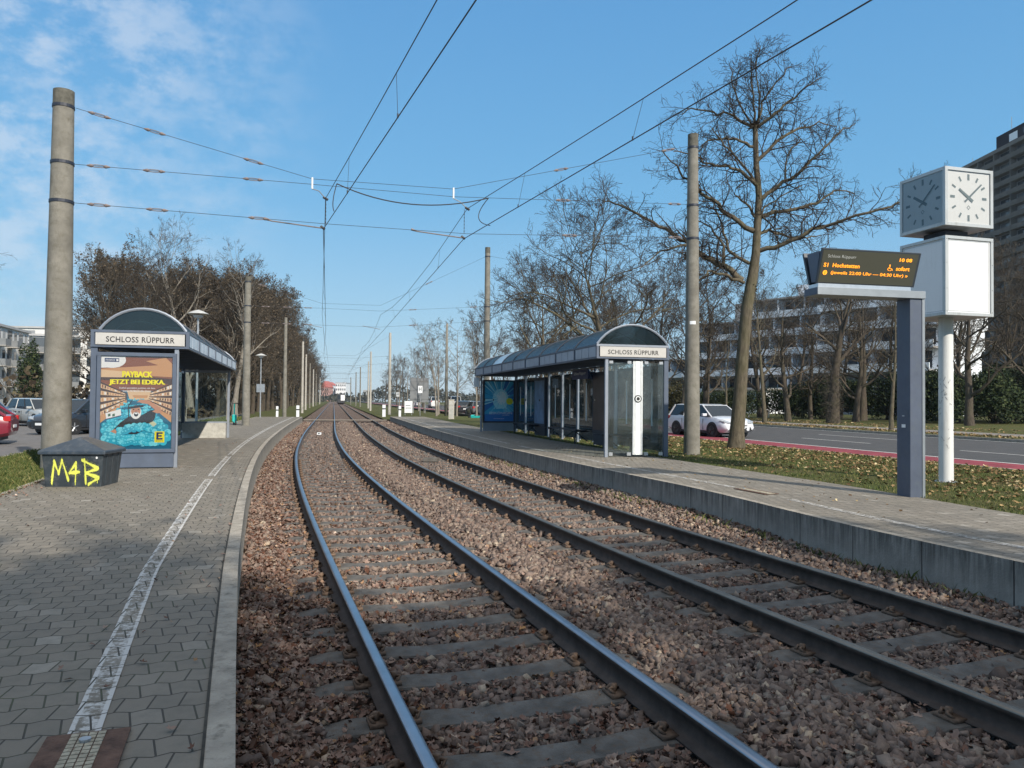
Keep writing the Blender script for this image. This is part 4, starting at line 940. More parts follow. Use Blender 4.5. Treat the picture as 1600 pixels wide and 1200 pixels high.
for k in range(9):
    a, b = k*1.76+.10, (k+1)*1.76-.10
    if k in bays:
        mb = MB(); bx(mb, -.02, .14, a, b, .38, 2.32, M['steeldark']); cs = mb.build('poster_case', RS, bevel=.005)
        mb = MB(); bx(mb, .141, .145, a+.09, b-.09, .50, 2.2, M['adv_dark'] if k == 2 else M['adv_blue']); bx(mb, -.025, -.021, a+.09, b-.09, .50, 2.2, M['adv_blue']); mb.build('poster', cs)
        if k == 2:
            mb = MB(); pw = lambda u, v, d: (X(.148+d), u, v)
            for j, w in enumerate(('DAS', 'WAR', 'LECKER', 'HIER')):
                pass
        mb = MB(); bx(mb, -.0, .12, a+.05, b-.05, .03, .37, M['steeldark']); mb.build('case_foot', cs)
    else: glass_bay(RS, bx, 0, a, b, .12, 2.36, True)
bench(RS, X, bx, .9, 3.3); bench(RS, X, bx, 5.6, 8.8); bench(RS, X, bx, 11.4, 14.2)
mb = MB(); bx(mb, .3, .36, 5.0, 6.6, 2.12, 2.42, navy); hs = mb.build('hanging_sign', RS); mb = MB(); put_text(mb, 'Schloss Rüppurr', 5.8, 2.29, 1.2, .13, lambda u, v, d: (X(.365), 11.6-u, v), M['whiteclean']); mb.build('lettering', hs)
# far end poster
yE = Lh-.12
pc2 = poster_case(RS, .08, 1.56, yE, .40, 2.32, M['steeldark'], foot=False)
mb = MB(); mb.box(.10, 1.54, yE+.03, yE+.11, .03, .395, SG); mb.build('case_foot', RS)
x0b, x1b, z0b, z1b = .15, 1.49, .47, 2.25
pl2 = lambda u, v, d: (x0b+u*(x1b-x0b), yE+.048-.012-d, z0b+v*(z1b-z0b))
mb = MB(); quad(mb, pl2, 0, 1, 0, 1, fm('ice_blue', (.03, .2, .38)), 0)
ray = [fm('ray_a', (.05, .42, .66)), fm('ray_b', (.16, .6, .78)), fm('ray_c', (.45, .82, .88)), fm('ray_d', (.03, .18, .50)), fm('ray_e', (.85, .95, .93))]
def clipray(cu, cv, a0, a1, mat, d):
    pts = [(cu, cv)]
    for a in (a0, a1):
        dx, dy = math.cos(a), math.sin(a); t = min([(1-cu)/dx if dx > 0 else (0-cu)/dx if dx < 0 else 9, (1-cv)/dy if dy > 0 else (0-cv)/dy if dy < 0 else 9]); pts.append((cu+dx*t, cv+dy*t))
    ngon(mb, pl2, pts, mat, d)
a = 0; d = .0004; rr = random.Random(3)
while a < 2*PI-.03:
    w = rr.uniform(.03, .12); clipray(.55, .55, a, min(a+w, 2*PI), rr.choice(ray[:4] + ray[:2]), d); a += w*rr.uniform(.9, 1.4); d += .00002
ell(mb, pl2, .55, .55, .27, .26, ray[2], .0018, 24); ell(mb, pl2, .58, .58, .17, .17, ray[4], .0022, 24)
for k in range(26):
    a = rr.uniform(0, 2*PI); b = rr.uniform(.2, .32); stroke(mb, pl2, [(.56+.1*math.cos(a), .56+.1*math.sin(a)), (.56+b*math.cos(a), .56+b*math.sin(a))], .012, rr.choice([ray[4], ray[1], ray[2]]), .0026)
Q2 = lambda p, m, d: ngon(mb, pl2, p, m, d)
Q2([(0, .17), (1, .24), (1, 0), (0, 0)], ray[3], .0046); Q2([(.3, .30), (.62, .32), (.8, .0), (.12, .0)], ray[0], .0042)
ell(mb, pl2, .86, .50, .115, .085, yel, .0050, 22); put_text(mb, 'JETZT', .86, .515, .12, .02, pl2, fm('print_grey', (.2, .2, .15)), .0054); put_text(mb, 'TICKETS', .86, .48, .14, .02, pl2, blk, .0054)
put_text(mb, 'EISKÖNIGIN', .56, .21, .78, .075, pl2, wht, .0056, .0); put_text(mb, 'DAS MUSICAL', .74, .145, .24, .02, pl2, wht, .0056); put_text(mb, 'www.musicals.de', .5, .065, .36, .022, pl2, wht, .0056, .01)
mb.build('poster', pc2)
# small litter bin on the post and white box at far end
mb = MB(); mb.box(-.34, -.10, Lh-.15, Lh-.05, 2.0, 2.42, M['whiteclean']); mb.build('white_sign_box', RS)

def spray(mb, pl, pts, w, mat, d, rg):
    for (a, b), (c_, e) in zip(pts[:-1], pts[1:]):
        L = math.hypot(c_-a, e-b); n = max(2, int(L/(w*.16)))
        for i in range(n+1):
            t = i/n; ww = w*(.42+.14*math.sin(t*5+a*9)+rg.uniform(-.05, .05)); ell(mb, pl, a+(c_-a)*t+rg.uniform(-.03, .03)*w, b+(e-b)*t, ww, ww, mat, d, 9); d += .00001
            for q in range(3):
                r_ = w*(.5+abs(rg.gauss(0, .35))); an = rg.uniform(0, 6.28); s_ = rg.uniform(.0015, .0042); ell(mb, pl, a+(c_-a)*t+r_*math.cos(an), b+(e-b)*t+r_*math.sin(an), s_, s_, mat, d, 5)
    return d
# ------------------------------------------------------------------ grit bin with graffiti
B = empty('grit_bin', (-6.82, 12.36, .262), math.radians(6), 'dark grey plastic grit bin with a hipped lid and yellow graffiti', 'grit bin')
a0, b0, a1, b1 = .41, .33, .455, .38; Hb = .56
mb = MB(); mb.taper(0, 0, .015, Hb, a0, b0, a1, b1, M['plastic']); body = mb.build('body', B, bevel=.018)
mb = MB()
pf = lambda u, v, d: (u*(a0+(a1-a0)*v/Hb), -(b0+(b1-b0)*v/Hb)-.002-d, v)
stroke(mb, pf, [(-.08, .01), (-.08, .55)], .012, M['steeldark'], .001); mb.build('mould_seam', body)
mb = MB()
for s_ in (-.6, .0, .6):
    mb.tube([(a0-.005, s_*b0, .03), (a1-.004, s_*b1, .53)], .012, 6, M['plastic'])
mb.build('side_ribs', body)
mb = MB(); T = [(-.495, -.42), (.495, -.42), (.495, .42), (-.495, .42)]; v = [(x, y, Hb-.02) for x, y in T]+[(x, y, Hb+.035) for x, y in T]+[(x*.93, y*.93, Hb+.055) for x, y in T]+[(0, -.16, Hb+.235), (0, .16, Hb+.235)]
mb.add(v, [(0, 3, 2, 1), (0, 1, 5, 4), (1, 2, 6, 5), (2, 3, 7, 6), (3, 0, 4, 7), (4, 5, 9, 8), (5, 6, 10, 9), (6, 7, 11, 10), (7, 4, 8, 11), (8, 9, 12), (9, 10, 13, 12), (10, 11, 13), (11, 8, 12, 13)], M['binlid'])
lid = mb.build('lid', B, bevel=.012); mb = MB(); mb.box(-.03, .03, .05, .09, Hb+.22, Hb+.232, M['whiteclean'])
mb = MB(); sp = M['spray']
g = lambda p: [(-1+2*u, .04+v*.46) for u, v in p]
rgs = random.Random(2); d_ = .002
for pts_, w_ in (([(.13, .12), (.20, .85), (.26, .45), (.33, .88), (.42, .24)], .064), ([(.56, .80), (.44, .46), (.62, .50)], .056), ([(.56, .72), (.545, .18)], .052), ([(.70, .92), (.73, .12)], .056), ([(.66, .90), (.93, .62), (.72, .46), (.95, .30), (.78, .08)], .058), ([(.93, .3), (.935, .12)], .012), ([(.545, .2), (.547, .06)], .010)): d_ = spray(mb, pf, g(pts_), w_, sp, d_+.0003, rgs)
mb.build('graffiti', body)
mb = MB(); ell(mb, pf, .80, .49, .035, .018, M['whiteclean'], .004, 12); mb.build('round_sticker', body)

# ------------------------------------------------------------------ clock column
K = empty('station_clock', (7.93, 14.15, .285), 0, 'white clock column with square clock faces above a blank white box', 'clock')
rot = math.atan2(-.87, -.49)+math.radians(90)
K.rotation_euler = (0, 0, math.radians(-29.3-45+90))
mb = MB(); mb.cyl(0, 0, 0, 4.6, .122, 32, M['whitepole']); pp = mb.build('column', K, smooth=True, autos=60)
mb = MB(); rs = random.Random(5)
for k in range(26):
    a = math.radians(200+rs.uniform(-60, 60)); z = rs.uniform(.6, 1.9); r = .1235; pts = []
    da, dz = rs.uniform(-.5, .5), rs.uniform(-.06, .06)
    for j in range(4): pts.append((r*math.cos(a+da*j/3), r*math.sin(a+da*j/3), z+dz*j/3+rs.uniform(-.02, .02)))
    mb.tube(pts, .0022, 4, M['steeldark'])
mb.build('scribbles', pp)
mb = MB(); mb.tube([(0, 0, 0), (0, 0, .012)], .19, 20, M['galv'])
for k in range(6): mb.cyl(.155*math.cos(k*PI/3), .155*math.sin(k*PI/3), .012, .035, .014, 6, M['galv'])
mb.build('base_flange', K)
mb = MB()
for z in (.95, 2.2, 2.85): a = math.radians(-60); mb.tube([(.118*math.cos(a), .118*math.sin(a), z), (.13*math.cos(a), .13*math.sin(a), z)], .014, 8, M['steeldark'])
mb.build('bolts', K)
mb = MB(); mb.box(-.25, .25, -.25, .25, 4.36, 4.54, M['steeldark']); mb.build('neck', K)
def cube_box(z0, z1, w, nm, fr, inset):
    mb = MB(); h = w/2
    mb.box(-h+.03, h-.03, -h+.03, h-.03, z0+.02, z1-.02, M['clockframe'])
    for x in (-1, 1):
        for y in (-1, 1): mb.box(min(x*h, x*(h-fr)), max(x*h, x*(h-fr)), min(y*h, y*(h-fr)), max(y*h, y*(h-fr)), z0, z1, M['clockframe'])
    for z in ((z0, z0+fr), (z1-fr, z1)):
        mb.box(-h+fr, h-fr, -h, -h+fr, *z, M['clockframe']); mb.box(-h+fr, h-fr, h-fr, h, *z, M['clockframe']); mb.box(-h, -h+fr, -h+fr, h-fr, *z, M['clockframe']); mb.box(h-fr, h, -h+fr, h-fr, *z, M['clockframe'])
    mb.box(-h+.01, h-.01, -h+.01, h-.01, z0+.004, z0+.018, M['galv'])
    return mb.build(nm, K, bevel=.004)
w = 1.06; c1b = cube_box(4.56, 5.60, w, 'clock_housing', .06, .03); c2b = cube_box(2.98, 4.38, w, 'blank_box', .055, .02)
for ang in (0, 90, 180, 270):
    R_ = Matrix.Rotation(math.radians(ang), 4, 'Z'); h = w/2
    pf = lambda u, v, d: tuple(R_ @ Vector((u, -(h-.028)-d, v)))
    mb = MB(); quad(mb, pf, -h+.055, h-.055, 3.03, 4.33, M['white'], .004); pnl = mb.build('panel', c2b)
    mb = MB(); g_ = .085
    for a_, b_ in (((-h+g_, 3.06), (h-g_, 3.06)), ((h-g_, 3.06), (h-g_, 4.30)), ((h-g_, 4.30), (-h+g_, 4.30)), ((-h+g_, 4.30), (-h+g_, 3.06))): stroke(mb, pf, [a_, b_], .008, M['galv'], .006)
    for uu in (-h+.03, h-.03):
        for vv in (3.05, 3.45, 3.9, 4.32): p_ = pf(uu, vv, -.026); ngon(mb, pf, [(uu+.007*math.cos(q), vv+.007*math.sin(q)) for q in (0, 1.05, 2.1, 3.14, 4.2, 5.2)], M['steeldark'], .031)
    mb.build('seams', pnl)
    mb = MB(); quad(mb, pf, -h+.06, h-.06, 4.62, 5.54, M['white'], 0.004); fc = mb.build('clock_face', c1b)
    zc = 5.08; mb = MB(); tk = fm('clock_grey', (.17, .21, .22))
    for k in range(12):
        a = k*PI/6; L0, L1, ww = (.31, .42, .046) if k % 3 == 0 else (.325, .415, .036); s_, c_ = math.sin(a), math.cos(a)
        if k in (3, 9): L0, L1 = .30, .40
        ngon(mb, pf, [(L0*s_-ww/2*c_, zc+L0*c_+ww/2*s_), (L0*s_+ww/2*c_, zc+L0*c_-ww/2*s_), (L1*s_+ww/2*c_, zc+L1*c_-ww/2*s_), (L1*s_-ww/2*c_, zc+L1*c_+ww/2*s_)], tk, .007)
    for pts in ([(0, -.14+zc), (.035, -.175+zc), (0, -.21+zc), (-.035, -.175+zc), (0, -.14+zc)],): stroke(mb, pf, pts, .009, tk, .007)
    mb.build('hour_marks', fc)
    for hr, L_, ww, nm in ((10+8/60, .25, .058, 'hour_hand'), (8*12/60, .38, .036, 'minute_hand')):
        a = hr*PI/6; s_, c_ = math.sin(a), math.cos(a); mb = MB(); ngon(mb, pf, [(-.11*s_-ww/2*c_, zc-.11*c_+ww/2*s_), (-.11*s_+ww/2*c_, zc-.11*c_-ww/2*s_), (L_*s_+ww/2*.8*c_, zc+L_*c_-ww/2*.8*s_), (L_*s_-ww/2*.8*c_, zc+L_*c_+ww/2*.8*s_)], tk, .012 if nm[0] == 'h' else .015); mb.build(nm, fc)
    mb = MB(); quad(mb, pf, -h+.06, h-.06, 4.62, 5.54, M['faceglass'] if 'faceglass' in M else M.setdefault('faceglass', glassmat('clock_cover_glass', (.97, .98, .98), .05, .03)), .024); mb.build('face_glass', fc)

# ------------------------------------------------------------------ passenger display
D = empty('departure_display', (6.10, 11.80, .29), math.radians(12), 'electronic departure board with orange text on a dark angled post', 'departure board')
mb = MB(); mb.box(-.15, .06, -.14, .15, 0, 3.0, M['postdark']); mb.build('post', D, bevel=.006)
mb = MB(); mb.box(.055, .10, -.15, .16, 0, 3.0, M['alu2'] if 'alu2' in M else M.setdefault('alu2', pmat('post_edge_strip', (.27, .30, .33), .45, .4, .1, 5)))
mb.box(-.152, .055, -.152, -.141, .0, .0, M['alu2']) if False else None
mb.build('edge_strip', D)
mb = MB(); mb.box(-1.72, .10, -.17, .17, 3.0, 3.11, M['alu2']); mb.box(-1.725, -1.721, -.165, .165, 3.005, 3.105, M['postdark']); mb.build('arm', D, bevel=.004)
mb = MB(); mb.box(-1.68, -.12, -.12, .12, 3.11, 3.17, M['alu']); mb.build('arm_top_rail', D)
mb = MB(); sec = [(-.10, 3.17), (-.26, 3.66), (-.225, 3.675), (-.065, 3.19)]
mb.prism([(y, z) for y, z in sec], -1.70, -.05, M['dispback'] if 'dispback' in M else M.setdefault('dispback', fm('display_bezel', (.035, .045, .06))), 'x')
mb.prism([(-y, z) for y, z in sec], -1.70, -.05, M['dispback'], 'x'); dh = mb.build('display_housing', D, bevel=.004)
mb = MB(); mb.prism([(-.16, 3.64), (.16, 3.64), (.05, 3.20), (-.05, 3.20)], -1.68, -.07, M['postdark'], 'x'); mb.build('core', dh)
nrm = Vector((0, -.49, -.16)).normalized(); a_, b_ = Vector((0, -.10, 3.17)), Vector((0, -.26, 3.66))
pd = lambda u, v, d: tuple(Vector((-1.68+(u+1.55)*1.06, 0, 0))+a_+(b_-a_)*v+nrm*(.004+d))
mb = MB(); quad(mb, pd, -1.55, -.05, .04, .96, fm('display_glass', (.07, .072, .055)), 0); sc = mb.build('screen', dh)
am = flat('led_orange', (1.0, .33, .02), .5, 1.15); gm = flat('display_caption', (.5, .52, .5), .5)
mb = MB(); put_text(mb, 'Schloss Rüppurr', -1.25, .78, .44, .115, pd, gm, .003); put_text(mb, '10 08', -.24, .78, .20, .10, pd, am, .003, .03)
put_text(mb, 'S1', -1.475, .54, .07, .115, pd, am, .003, .02); put_text(mb, 'Hochstetten', -1.16, .54, .42, .115, pd, am, .003, .02); put_text(mb, 'sofort', -.26, .53, .22, .12, pd, am, .003, .02)
ell(mb, pd, -1.47, .32, .033, .068, am, .003, 14); put_text(mb, 'i', -1.47, .32, .012, .09, pd, blk, .004, .03)
put_text(mb, '(jeweils 22:00 Uhr — 04:30 Uhr) »', -.77, .32, 1.22, .12, pd, am, .003, .012)
stroke(mb, pd, [(-.475, .60), (-.475, .52), (-.44, .52), (-.425, .47)], .012, am, .003); ell(mb, pd, -.478, .615, .011, .024, am, .003, 8); stroke(mb, pd, [(-.49, .55), (-.503, .50), (-.485, .46), (-.455, .46), (-.44, .49)], .009, am, .003)
mb.build('lettering', sc)
mb = MB(); mb.box(-.154, -.151, -.10, .11, 1.2, 1.30, M['postdark']); mb.box(-.155, -.1505, -.02, .03, 1.22, 1.235, M['alu']); mb.box(-.155, -.1505, -.04, .04, 1.05, 1.10, M['whiteclean']); mb.build('service_hatch', D)
# ------------------------------------------------------------------ cars
def car(x, y, z, head, col, label, L=4.4, Wd=1.8, H=1.48, kind='wagon', rim='rim', name='parked_car', group=None, plate=True, detail=True):
    """head: compass heading of the nose, degrees clockwise from +y"""
    t = empty(name, (x, y, z), math.radians(-head), label, 'car', group)
    pm = carpaint('car_paint', col); w = Wd/2; h2 = L/2
    # lower body: stations along the length, nose at +y
    hood = .98*H/1.48*.68+.02
    if kind == 'van': hood = 1.0
    sh = H*.645
    stn = [(-h2, .42, sh-.18, .86), (-h2+.06, .30, sh-.04, .93), (-h2+.35, .24, sh+.0, .985), (-h2+.95, .2, sh+.0, 1), (0, .2, sh-.03, 1), (h2-1.45, .2, sh-.04, 1), (h2-1.0, .2, sh-.05, .995), (h2-.65, .2, sh-.10, 1), (h2-.28, .22, sh-.19, .985), (h2-.08, .25, sh-.31, .93), (h2, .32, sh-.42, .86)]
    V = []; F = []
    for yy, zb, zt, sc in stn:
        ww = w*sc; pr_ = [(0, zb), (ww*.82, zb), (ww*.96, zb+.10), (ww, zb+(zt-zb)*.45), (ww*.975, zb+(zt-zb)*.78), (ww*.90, zt), (ww*.5, zt+.035), (0, zt+.045)]
        full = [(px, pz) for px, pz in pr_]+[(-px, pz) for px, pz in pr_[-2:0:-1]]; V += [(px, yy, pz) for px, pz in full]
    n = 14
    for i in range(len(stn)-1):
        for k in range(n): F.append((i*n+k, i*n+(k+1) % n, (i+1)*n+(k+1) % n, (i+1)*n+k))
    F += [tuple(range(n)), tuple(range((len(stn)-1)*n, len(stn)*n))[::-1]]
    mb = MB(); mb.add(V, F, pm); body = mb.build('body', t, smooth=True, autos=38)
    # cabin
    rz = {'wagon': .35, 'hatch': .75, 'suv': .4, 'sedan': 1.25, 'van': .2}[kind]
    yb = -h2+.16 if kind != 'sedan' else -h2+.75
    fr = h2-.95; fb = [(yb, sh-.02), (fr, sh-.07)]; ft = [(-h2+rz+.12, H-.04), (h2-1.78, H-.04)]
    wb, wt = w*.91, w*.745
    def lerp(a, b, q): return a+(b-a)*q
    def cab(e, zt0=0):  # ring of side silhouette
        pass
    Vb = [(-wb, yb, sh-.02), (wb, yb, sh-.02), (wb, fr, sh-.07), (-wb, fr, sh-.07)]; Vt = [(-wt, ft[0][0], H-.05), (wt, ft[0][0], H-.05), (wt, ft[1][0], H-.05), (-wt, ft[1][0], H-.05)]
    mb = MB(); mb.add(Vb+Vt, [(0, 1, 5, 4), (1, 2, 6, 5), (2, 3, 7, 6), (3, 0, 4, 7)], M['carglass']); mb.build('windows', t, bevel=.01)
    mb = MB(); ro = [(-wt, ft[0][0]-.02, H-.05), (wt, ft[0][0]-.02, H-.05), (wt, ft[1][0]+.03, H-.05), (-wt, ft[1][0]+.03, H-.05)]; ri = [(-wt*.8, ft[0][0]+.2, H), (wt*.8, ft[0][0]+.2, H), (wt*.8, ft[1][0]-.25, H), (-wt*.8, ft[1][0]-.25, H)]
    mb.add(ro+ri+[(a, b, c-.03) for a, b, c in ro], [(4, 5, 6, 7), (0, 1, 5, 4), (1, 2, 6, 5), (2, 3, 7, 6), (3, 0, 4, 7), (8, 9, 1, 0), (9, 10, 2, 1), (10, 11, 3, 2), (11, 8, 0, 3)], pm)
    mb.build('roof', t, smooth=True, autos=50)
    mb = MB()
    for s_ in (-1, 1):
        for q, wd_ in ((0, .05), (1, .035)):   # corner pillars
            a = Vector((s_*wb*1.005, (yb, fr)[q], (sh-.02, sh-.07)[q])); b = Vector((s_*wt*1.01, (ft[0][0], ft[1][0])[q], H-.05)); mb.tube([a, b], [wd_, wd_*.8], 5, pm)
        for f_ in (.36, .68) if kind != 'van' else (.5,):
            a = Vector((s_*wb*1.0, lerp(yb, fr, f_), sh-.04)); b = Vector((s_*wt*1.0, lerp(ft[0][0], ft[1][0], f_+.02), H-.05)); mb.tube([a, b], [.03, .028], 4, pm if f_ < .5 else M['darkplastic'])
    mb.build('pillars', t)
    wy = (-h2+.82, h2-.86); R_ = .315
    for yy in wy:
        for s_ in (-1, 1):
            mb = MB(); mb.tube([(s_*(w-.35), yy, R_+.01), (s_*(w+.004), yy, R_+.01)], R_+.055, 22, M['darkplastic']); mb.build('wheel_arch', t)
            mb = MB(); mb.tube([(s_*(w-.2), yy, R_), (s_*(w-.015), yy, R_), (s_*(w+.012), yy, R_)], [R_, R_, R_-.03], 24, M['tyre']); wh = mb.build('wheel', t)
            mb = MB(); mb.tube([(s_*(w+.0), yy, R_), (s_*(w+.018), yy, R_)], R_*.66, 20, M['rimdark'])
            for k in range(5):
                a = 2*PI*k/5+.3; mb.tube([(s_*(w+.022), yy, R_), (s_*(w+.022), yy+R_*.62*math.cos(a), R_+R_*.62*math.sin(a))], .026, 4, M[rim])
            mb.build('rim', wh)
    for s_ in (-1, 1):
        mb = MB(); mb.tube([(s_*w*.50, h2-.075, sh-.40), (s_*w*.70, h2-.10, sh-.385), (s_*w*.86, h2-.185, sh-.36), (s_*w*.935, h2-.42, sh-.30)], [.03, .06, .065, .035], 8, M['lamp']); mb.add([(s_*w*.50, h2-.055, sh-.44), (s_*w*.83, h2-.17, sh-.36), (s_*w*.90, h2-.45, sh-.23), (s_*w*.80, h2-.36, sh-.235), (s_*w*.52, h2-.10, sh-.355)], [(0, 1, 2, 3, 4)], M['lamp']); o = mb.build('headlight', t)
        o.location = (0, .035, .085)
        mb = MB(); mb.box(min(s_*w*.68, s_*w*.93), max(s_*w*.68, s_*w*.93), -h2-.0, -h2+.22, sh-.20, sh-.02, M['tail']); mb.build('tail_light', t, bevel=.02)
        mb = MB(); mb.box(min(s_*(w*.9), s_*(w+.15)), max(s_*w*.9, s_*(w+.15)), fr-.45, fr-.33, sh-.02, sh+.10, pm); mb.build('wing_mirror', t, bevel=.02)
    mb = MB(); mb.box(-w*.40, w*.40, h2-.07, h2+.012, .385, .45, M['darkplastic']); mb.prism([(-w*.5, .24), (w*.5, .24), (w*.36, .38), (-w*.36, .38)], h2-.09, h2+.012, M['darkplastic'], 'y'); mb.box(-w*.42, w*.42, h2-.08, h2+.010, .52, .56, M['darkplastic']); 
    for s_ in (-1, 1): mb.prism([(s_*w*.56, .30), (s_*w*.76, .30), (s_*w*.60, .50)], h2-.16, h2+.010, M['darkplastic'], 'y')
    mb.build('grille', t)
    if plate: mb = MB(); mb.box(-.26, .26, h2-.02, h2+.022, .40, .50, M['whiteclean']); mb.build('number_plate', t); mb = MB(); mb.box(-.26, .26, -h2-.012, -h2+.1, .55, .65, M['whiteclean']); mb.build('number_plate', t)
    mb = MB()
    for s_ in (-1, 1):
        for yy in (-h2+1.25, -.05, h2-1.5): mb.box(min(s_*(w*.975), s_*(w+.001)), max(s_*w*.975, s_*(w+.001)), yy-.006, yy+.006, .32, sh-.14, M['darkplastic'])
        for yy in (-.35, -h2+1.45): mb.box(min(s_*(w*.97), s_*(w+.022)), max(s_*w*.97, s_*(w+.022)), yy, yy+.15, sh-.20, sh-.17, M['darkplastic'])
        mb.box(min(s_*(w*.9), s_*(w+.006)), max(s_*w*.9, s_*(w+.006)), -h2+1.15, h2-1.2, .19, .27, M['darkplastic'])
    mb.build('door_seams_and_handles', t)
    mb = MB(); mb.box(-w*.82, w*.82, -h2+.3, h2-.4, .14, .30, M['darkplastic']); mb.build('underbody', t)
    return t
WHT = (.70, .72, .76)
car(9.35, 36.7, .121, 155, WHT, 'white estate car with black wheels passing behind the tall concrete pole', 4.3, 1.82, 1.5, 'wagon', 'rimdark', 'moving_car')
pk = 'cars parked along the street on the left'
car(-18.55, 25.2, .1, 246, (.20, .012, .03), 'dark red hatchback cut by the left edge of the picture', 4.1, 1.78, 1.5, 'hatch', 'rim', group=pk)
car(-25.6, 42.0, .1, 125, (.42, .43, .42), 'silver estate car parked beyond the dark red one', 4.5, 1.78, 1.5, 'wagon', group=pk)
car(-18.8, 33.8, .1, 197, (.02, .025, .035), 'dark grey compact car half hidden by the thick pole', 4.0, 1.72, 1.5, 'hatch', group=pk)
car(-19.6, 37.5, .1, 150, (.02, .03, .06), 'dark blue off-roader next to the shelter back', 4.6, 1.9, 1.72, 'suv', group=pk)
car(-28.5, 41.5, .1, 120, (.06, .12, .22), 'blue car behind the silver estate car', 4.3, 1.78, 1.45, 'sedan', group=pk)
car(-21.5, 44, .1, 160, (.04, .04, .045), 'black car farthest along the left street', 4.4, 1.8, 1.5, 'wagon', group=pk)
car(-34, 46, .1, 110, (.10, .01, .02), 'dark red car with only its roof visible at the left edge', 4.3, 1.78, 1.45, 'sedan', group=pk)
rd = 'cars on the road beyond the right platform'
for (u, yv, o, cc, lab, kd) in ((0, 69, 14.0, (.45, .44, .43), 'silver hatchback seen from behind beside the far end of the shelter', 'hatch'), (0, 75, 12.8, (.72, .73, .75), 'white car just in front of the silver hatchback', 'hatch'), (0, 78, 8.2, (.14, .14, .15), 'grey car seen between thin trunks left of the beige cabinet', 'wagon'), (0, 86, 8.0, (.02, .02, .025), 'black car ahead of the grey one', 'sedan'),
                         (0, 98, 10.5, (.7, .7, .7), 'small white car behind the H sign', 'hatch'), (0, 118, 12, (.6, .6, .6), 'light car far down the road', 'van'), (0, 150, 13, (.72, .72, .72), 'white van far down the road', 'van'), (0, 165, 11, (.3, .3, .32), 'grey car farthest down the road', 'sedan')):
    px_, py_, _ = P(C2, yv, o+ (0 if yv < 76 else 4.0)); car(px_, py_, .12, math.degrees(math.atan(float(cd(C2, yv)))), cc, lab, 4.3, 1.8, 1.5 if kd != 'van' else 2.2, kd, 'rim', 'driving_car', rd)

# ------------------------------------------------------------------ trees
class TB:
    def __init__(s): s.V = []; s.F = []; s.n = 0
    def tube(s, pts, rad, k):
        pts = np.asarray(pts); m = len(pts); d = np.gradient(pts, axis=0); d /= (np.linalg.norm(d, axis=1)[:, None]+1e-9)
        ref = np.array([0, 0, 1.]) if abs(d[0][2]) < .9 else np.array([1., 0, 0]); a = np.cross(d, ref); a /= (np.linalg.norm(a, axis=1)[:, None]+1e-9); b = np.cross(d, a)
        t = np.arange(k)*2*PI/k; r = np.asarray(rad)[:, None, None]
        ring = pts[:, None, :]+(a[:, None, :]*np.cos(t)[None, :, None]+b[:, None, :]*np.sin(t)[None, :, None])*r
        s.V.append(ring.reshape(-1, 3)); i = (np.arange(m-1)*k)[:, None]; j = np.arange(k)[None, :]; j2 = (j+1) % k
        s.F.append((np.stack([i+j, i+j2, i+k+j2, i+k+j], 2)+s.n).reshape(-1, 4)); s.n += m*k
    def build(s, name, mat, parent=None, smooth=True):
        return rawmesh(name, np.concatenate(s.V), np.concatenate(s.F), [mat], parent=parent, smooth=smooth)
def branch(rg, p, d, L, n, wob, up):
    pts = [np.array(p, float)]; d = np.array(d, float); d /= np.linalg.norm(d)
    for i in range(n):
        d = d+rg.normal(0, wob, 3)+np.array([0, 0, up]); d /= np.linalg.norm(d); pts.append(pts[-1]+d*L/n)
    return np.array(pts)
def child_dir(rg, d, ang):
    a = np.cross(d, rg.normal(size=3)); a /= np.linalg.norm(a)+1e-9; return d*math.cos(ang)+a*math.sin(ang)
def grow(rg, tw, big, p, d, L, r, lev, maxlev, pr, tips):
    n = (6, 5, 4, 3, 3)[min(lev, 4)]; pts = branch(rg, p, d, L, n, pr['wob'][min(lev, len(pr['wob'])-1)], pr['up'])
    rad = np.linspace(r, max(pr['rmin'], r*.35), n+1); (big if lev <= pr.get('biglev', 1) else tw).tube(pts, rad, (7, 6, 4, 3, 3)[min(lev, 4)])
    if lev >= maxlev: tips.append(pts[-1]); tips.append(pts[len(pts)//2]); return
    nc = pr['nc'][lev]; 
    for i in range(nc):
        f = pr['f0']+(1-pr['f0'])*(i+rg.random())/nc; q = f*n; k = min(int(q), n-1); pp = pts[k]+(pts[k+1]-pts[k])*(q-k); dd = pts[k+1]-pts[k]; dd /= np.linalg.norm(dd)
        grow(rg, tw, big, pp, child_dir(rg, dd, rg.uniform(*pr['ang'])), L*rg.uniform(*pr['len'])*(1.15-.45*f), rad[k]*rg.uniform(.45, .65), lev+1, maxlev, pr, tips)
